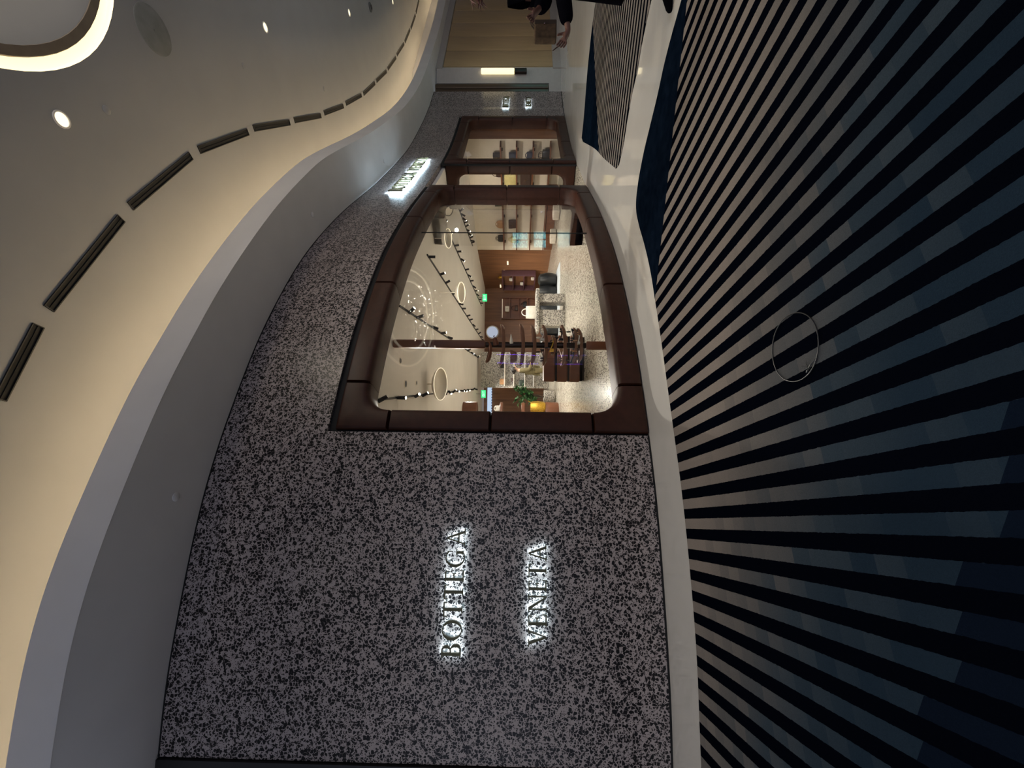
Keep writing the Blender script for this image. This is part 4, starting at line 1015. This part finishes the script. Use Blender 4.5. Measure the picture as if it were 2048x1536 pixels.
def hand_pts(wr, d, palm_n, L=.18, curl=.5):
    # wrist, direction, palm normal -> (points, edges) with the wrist as point 0
    d = Vector(d).normalized(); pn = Vector(palm_n); pn = (pn - d * pn.dot(d)).normalized(); sd = d.cross(pn); wr = Vector(wr)
    pts = [(wr, .024), (wr + d * L * .22, (.036, .02)), (wr + d * L * .48, (.040, .018))]; ed = [(0, 1), (1, 2)]
    for k, (off, ln) in enumerate(((-.030, .36), (-.010, .46), (.011, .50), (.030, .45))):
        b0 = wr + d * L * .50 + sd * off; l = L * ln; i = len(pts)
        d1 = (d + pn * curl * .4).normalized(); d2 = (d + pn * curl * 1.2).normalized(); d3 = (d + pn * curl * 2.4).normalized()
        p1 = b0 + d1 * l * .42; p2 = p1 + d2 * l * .33; p3 = p2 + d3 * l * .25
        pts += [(b0, .0095), (p1, .0088), (p2, .008), (p3, .006)]; ed += [(2, i), (i, i + 1), (i + 1, i + 2), (i + 2, i + 3)]
    i = len(pts); t0 = wr + d * L * .18 + sd * .036; t1 = t0 + (d + sd * .9 + pn * .3).normalized() * L * .2; t2 = t1 + (d + sd * .25 + pn * .5).normalized() * L * .17
    pts += [(t0, .014), (t1, .011), (t2, .008)]; ed += [(1, i), (i, i + 1), (i + 1, i + 2)]
    return pts, ed
def figure(root, J, mskin, mtop, mbottom, mshoe, hands, top_scale=1.0, long_coat=False):
    # body: one continuous surface through all joints
    P = [(J['pelvis'], (.13, .10)), (J['waist'], (.115, .09)), (J['chest'], (.15, .105)), (J['neck0'], .06), (J['neck'], .052), (J['head'], (.078, .09)), (J['crown'], (.06, .07))]
    Eg = [(0, 1), (1, 2), (2, 3), (3, 4), (4, 5), (5, 6)]
    for sd in 'lr':
        i = len(P); P += [(J['sh' + sd], .055), (J['el' + sd], .040), (J['wr' + sd], .026)]; Eg += [(2, i), (i, i + 1), (i + 1, i + 2)]
        if sd in hands:
            hp, he = hand_pts(J['wr' + sd], *hands[sd]); o_ = len(P) - 1
            P += hp[1:]; Eg += [(a + o_ , b_ + o_) for a, b_ in he]
        i = len(P); P += [(J['hip' + sd], .085), (J['kn' + sd], .055), (J['an' + sd], .038), (J['toe' + sd], .03)]; Eg += [(0, i), (i, i + 1), (i + 1, i + 2), (i + 2, i + 3)]
    body = skin('body', P, Eg, mskin, root)
    g = 1.16 * top_scale
    C = [(J['waist'], (.135 * g, .11 * g)), (J['pelvis'], (.15 * g, .12 * g)), (J['chest'], (.165 * g, .125 * g)), (J['neck0'] - Vector((0, 0, .02)), .07)]; Ec = [(0, 1), (0, 2), (2, 3)]
    for sd in 'lr':
        i = len(C); C += [(J['sh' + sd], .066 * g), (J['el' + sd], .056 * g), (J['el' + sd].lerp(J['wr' + sd], .55), .052 * g), (J['el' + sd].lerp(J['wr' + sd], .9), .044 * g)]; Ec += [(2, i), (i, i + 1), (i + 1, i + 2), (i + 2, i + 3)]
    skin('top', C, Ec, mtop, root)
    Q = [(J['pelvis'], (.155, .12))]; Eq = []
    for sd in 'lr':
        i = len(Q); Q += [(J['hip' + sd], .10), (J['kn' + sd], .075), (J['an' + sd] + Vector((0, 0, .03)), .06)]; Eq += [(0, i), (i, i + 1), (i + 1, i + 2)]
    skin('trousers', Q, Eq, mbottom, root)
    for sd in 'lr':
        a, t = J['an' + sd], J['toe' + sd]; d = (t - a); d.z = 0; d = d.normalized(); R = Matrix.Rotation(math.atan2(d.y, d.x), 3, 'Z')
        mb = MB(); vs = []
        for (f, wd, hh) in ((-.07, .03, .07), (-.05, .038, .09), (.0, .04, .10), (.06, .042, .075), (.13, .045, .055), (.18, .04, .042), (.215, .022, .03)):
            for k in range(10): an = 2 * PI * k / 10; z = max(0.0, hh * .62 + hh * .62 * math.sin(an) * 1.08); v = R @ Vector((f, wd * math.cos(an), z)); vs.append((a.x + v.x, a.y + v.y, v.z))
        fs = [(r_ * 10 + k, r_ * 10 + (k + 1) % 10, (r_ + 1) * 10 + (k + 1) % 10, (r_ + 1) * 10 + k) for r_ in range(6) for k in range(10)] + [tuple(reversed(range(10))), tuple(range(60, 70))]
        mb.add(vs, fs).build('shoe', mshoe, root, True)
    return body
def face(root, head, fwd, m='skin', eye='hair'):
    fwd = Vector(fwd).normalized(); sd = Vector((0, 0, 1)).cross(fwd); h = Vector(head)
    MB().ellipsoid(h + fwd * .092 + Vector((0, 0, -.012)), (.014, .014, .024), 10, 8).build('nose', m, root, True)
    MB().ellipsoid(h + fwd * .085 + Vector((0, 0, -.052)), (.012, .012, .007), 8, 6).build('mouth', eye, root, True)
    for s_ in (-1, 1):
        MB().ellipsoid(h + sd * s_ * .083 + Vector((0, 0, -.01)), (.014, .014, .03), 10, 8).build('ear', m, root, True)
        MB().ellipsoid(h + fwd * .082 + sd * s_ * .033 + Vector((0, 0, .012)), (.010, .010, .008), 8, 6).build('eye', eye, root, True)

# shopper at the edge of the concourse, in local coordinates around the feet
pr = empty('person', (3.86, 3.62, 0)); v = lambda x, y, z: Vector((x - 3.86, y - 3.62, z))
J = dict(pelvis=v(3.86,3.64,.95), waist=v(3.84,3.63,1.10), chest=v(3.78,3.62,1.36), neck0=v(3.74,3.62,1.53), neck=v(3.72,3.62,1.58), head=v(3.68,3.62,1.70), crown=v(3.67,3.62,1.78),
         shl=v(3.74,3.45,1.44), ell=v(3.70,3.42,1.06), wrl=v(3.16,3.55,.945), shr=v(3.76,3.80,1.44), elr=v(3.74,3.82,1.12), wrr=v(3.46,3.66,1.22),
         hipl=v(3.86,3.53,.90), knl=v(3.77,3.55,.50), anl=v(3.625,3.62,.08), toel=v(3.47,3.62,.03), hipr=v(3.88,3.75,.90), knr=v(3.92,3.76,.50), anr=v(3.98,3.78,.08), toer=v(3.82,3.78,.03))
figure(pr, J, 'skin', 'coat', 'coat', 'coat', {'l': ((-.85, .0, .45), (-.2, -1, .1), .19, .35), 'r': ((-.8, -.1, .55), (-.3, -1, -.3), .19, .7)}, 1.25)
face(pr, J['head'], (-1, 0, 0))
mb = MB().ellipsoid(J['head'] + Vector((.03, 0, .025)), (.105, .105, .12), 20, 14)
for i in range(40):
    a = random.uniform(-2.4, 2.4); p = J['head'] + Vector((.03 + .1 * math.cos(a), .1 * math.sin(a), random.uniform(-.02, .08)))
    mb.tube([p, p + Vector((random.uniform(-.03, .06), random.uniform(-.03, .03), -.1)), p + Vector((random.uniform(-.05, .1), random.uniform(-.05, .05), -.26))], [.012, .012, .003], 5)
for i in range(14):
    p = J['head'] + Vector((-.05, random.uniform(-.06, .06), random.uniform(.02, .12))); mb.tube([p, p + Vector((-.09, random.uniform(-.02, .02), .02)), p + Vector((-.16, random.uniform(-.03, .03), random.uniform(-.04, .03)))], [.012, .009, .002], 5)
mb.build('hair', 'hairred', pr, True)
mb = MB(); vs = []
for (z, k) in ((.42, 1.25), (.7, 1.12), (.98, 1.0)):
    for i in range(20): a = 2 * PI * i / 20; vs.append((-.02 + .21 * k * math.cos(a) * (1 + .05 * math.sin(5 * a) * (k - 1) * 4), .02 + .21 * k * math.sin(a), z))
mb.add(vs, [(r_ * 20 + i, r_ * 20 + (i + 1) % 20, (r_ + 1) * 20 + (i + 1) % 20, (r_ + 1) * 20 + i) for r_ in range(2) for i in range(20)]).build('coat_skirt', 'coat', pr, True)
tag(pr, 'person in a long black coat reaching out with both hands', 'person')
t = empty('shoulder_bag', (3.20, 3.60, 1.05), .1)
MB().rbox((0, 0, .10), (.165, .09, .20), .02).build('body', 'canvas', t, True); MB().rbox((.062, -.003, .10), (.045, .094, .198), .01).build('flap', 'canvasd', t, True)
MB().tube([(.06, 0, .19), (.10, .0, .23), (.13, .01, .24), (.10, .03, .22), (.06, .03, .19)], .006, 6).build('handle', 'canvasd', t, True); MB().box((.04, -.048, .11), (.012, .006, .012)).build('clasp', 'brass', t)
tag(t, 'small brown canvas bag held up by the person in black', 'bag')
tag(MB().tube([(3.03, 3.53, 1.02), (2.97, 3.52, 1.085)], [.006, .004], 8).build('pen', 'bagbrown', smooth=True), 'thin dark pen held in the outstretched hand', 'pen')

# assistant in the shop
pa = empty('person', (.46, 12.6, 0)); v = lambda x, y, z: Vector((x - .46, y - 12.6, z))
J = dict(pelvis=v(.42,12.6,.86), waist=v(.40,12.6,1.02), chest=v(.42,12.6,1.22), neck0=v(.44,12.6,1.36), neck=v(.455,12.6,1.40), head=v(.475,12.6,1.49), crown=v(.475,12.6,1.55),
         shl=v(.43,12.46,1.28), ell=v(.45,12.42,1.02), wrl=v(.66,12.45,.96), shr=v(.43,12.74,1.28), elr=v(.45,12.78,1.02), wrr=v(.64,12.74,.98),
         hipl=v(.43,12.52,.82), knl=v(.46,12.5,.45), anl=v(.43,12.5,.08), toel=v(.58,12.5,.03), hipr=v(.43,12.68,.82), knr=v(.47,12.7,.45), anr=v(.45,12.7,.08), toer=v(.6,12.7,.03))
figure(pa, J, 'skin2', 'olive', 'olive', 'bagblack', {'l': ((1, .1, -.1), (0, 0, -1), .17, .4), 'r': ((1, -.1, -.1), (0, 0, -1), .17, .4)})
face(pa, J['head'], (1, 0, -.15), 'skin2')
MB().ellipsoid(J['head'] + Vector((-.025, 0, .03)), (.098, .098, .10), 20, 14).ellipsoid(J['head'] + Vector((-.11, 0, .03)), (.05, .05, .05), 12, 10).build('hair', 'hair', pa, True)
tag(pa, 'shop assistant in an olive outfit with dark tied hair behind the drawers', 'person')

# ------------------------------------------------------------------ far side of the concourse, mirrored in the shop glass
def screen_mat(name, c1, c2, c3, strength):
    m, nt, b = new_mat(name); co = objco(nt)
    mp = nt.nodes.new('ShaderNodeMapping'); mp.inputs['Scale'].default_value = (1, 2.0, 9.0); nt.links.new(co, mp.inputs['Vector'])
    n = noise(nt, 2.2, mp.outputs[0], 5)
    b.inputs['Base Color'].default_value = (.01, .01, .01, 1); b.inputs['Emission Strength'].default_value = strength
    nt.links.new(ramp(nt, n, [(.36, c1), (.5, c2), (.62, c3)]), b.inputs['Emission Color']); return m
M['screen_cyan'] = screen_mat('cyan_game_screen', (.02, .10, .25), (.10, .75, .85), (.55, 1.0, .95), 2.6)
M['screen_dim'] = screen_mat('dim_game_screen', (.01, .01, .03), (.05, .08, .2), (.4, .6, .9), 1.6)
def slot_machine(x, y, w_, scr, label, neon=False, h=1.78):
    t = empty('slot_machine', (x, y, 0))                       # faces -x
    MB().rbox((.22, 0, .45), (.50, w_, .90), .04).build('base', 'black', t, True)
    MB().rbox((.30, 0, (h + .9) / 2), (.34, w_, h - .88), .04).build('cabinet', 'black', t, True)
    MB().rbox((-.08, 0, .84), (.24, w_ * .94, .05), .02).build('button_deck', 'darkbronze', t, True)
    MB().box((.125, 0, (h + 1.02) / 2 - .02), (.012, w_ * .9, h - 1.12)).build('screen', scr, t)
    MB().box((-.035, 0, .52), (.012, w_ * .9, .52)).build('screen', scr, t)
    if neon:
        for sy in (-1, 1):
            MB().tube([(-.05 + .14 * f, sy * (w_ / 2 + .015 - .06 * (2 * f - 1) ** 2 * .8), .42 + (h - .35) * f) for f in np.linspace(0, 1, 14)], .022, 8).build('neon_edge', 'neon', t, True)
    return tag(t, label, 'slot machine')
slot_machine(13.0, 10.42, .82, 'screen_cyan', 'cyan-lit slot machine across the concourse, nearer the purple one')
slot_machine(13.0, 11.28, .82, 'screen_cyan', 'cyan-lit slot machine across the concourse, nearer the panelled wall')
slot_machine(13.0, -1.62, 1.0, 'screen_dim', 'tall slot machine with purple neon edges across the concourse', True, 2.35)
ch = empty('crystal_chandelier', (10.2, 3.2, CEIL_Z)); M['ringglow'] = emit('plaster_ring_glow', (1.0, .88, .68), 2.6); M['crystal'] = emit('lit_crystal', (1.0, .94, .80), 110.0)
for i, r in enumerate((2.5, 3.05, 3.6, 4.15)):
    MB().lathe([(r, 0), (r, -.05), (r + .10, -.05), (r + .10, 0)], n=72, cap=False).build('ring', 'ringglow' if i % 2 == 0 else 'white', ch, True)  # glow put into alternate plaster rings so their arcs show in the glass
mb = MB(); rnd = random.Random(11)
for i in range(110):
    a = rnd.uniform(0, 2 * PI); r = 2.3 * math.sqrt(rnd.random()); z = rnd.uniform(-.9, -.25); q = rnd.uniform(.007, .020); c = Vector((r * math.cos(a), r * math.sin(a), z))
    mb.add([c + Vector(p) * q for p in ((1, 0, 0), (0, 1, 0), (-1, 0, 0), (0, -1, 0), (0, 0, 1.6), (0, 0, -1.6))], [(0, 1, 4), (1, 2, 4), (2, 3, 4), (3, 0, 4), (1, 0, 5), (2, 1, 5), (3, 2, 5), (0, 3, 5)])
o = mb.build('crystals', 'crystal', ch); o['kind'] = 'stuff'
mb = MB()
for i in range(24):
    a = 2 * PI * i / 24; r = .5 + 1.6 * (i % 3) / 2; mb.tube([(r * math.cos(a), r * math.sin(a), 0), (r * math.cos(a), r * math.sin(a), -.6)], .002, 4)
o = mb.build('wires', 'brass', ch); o['kind'] = 'stuff'
tag(ch, 'wide crystal chandelier under concentric ceiling rings over the concourse', 'chandelier')
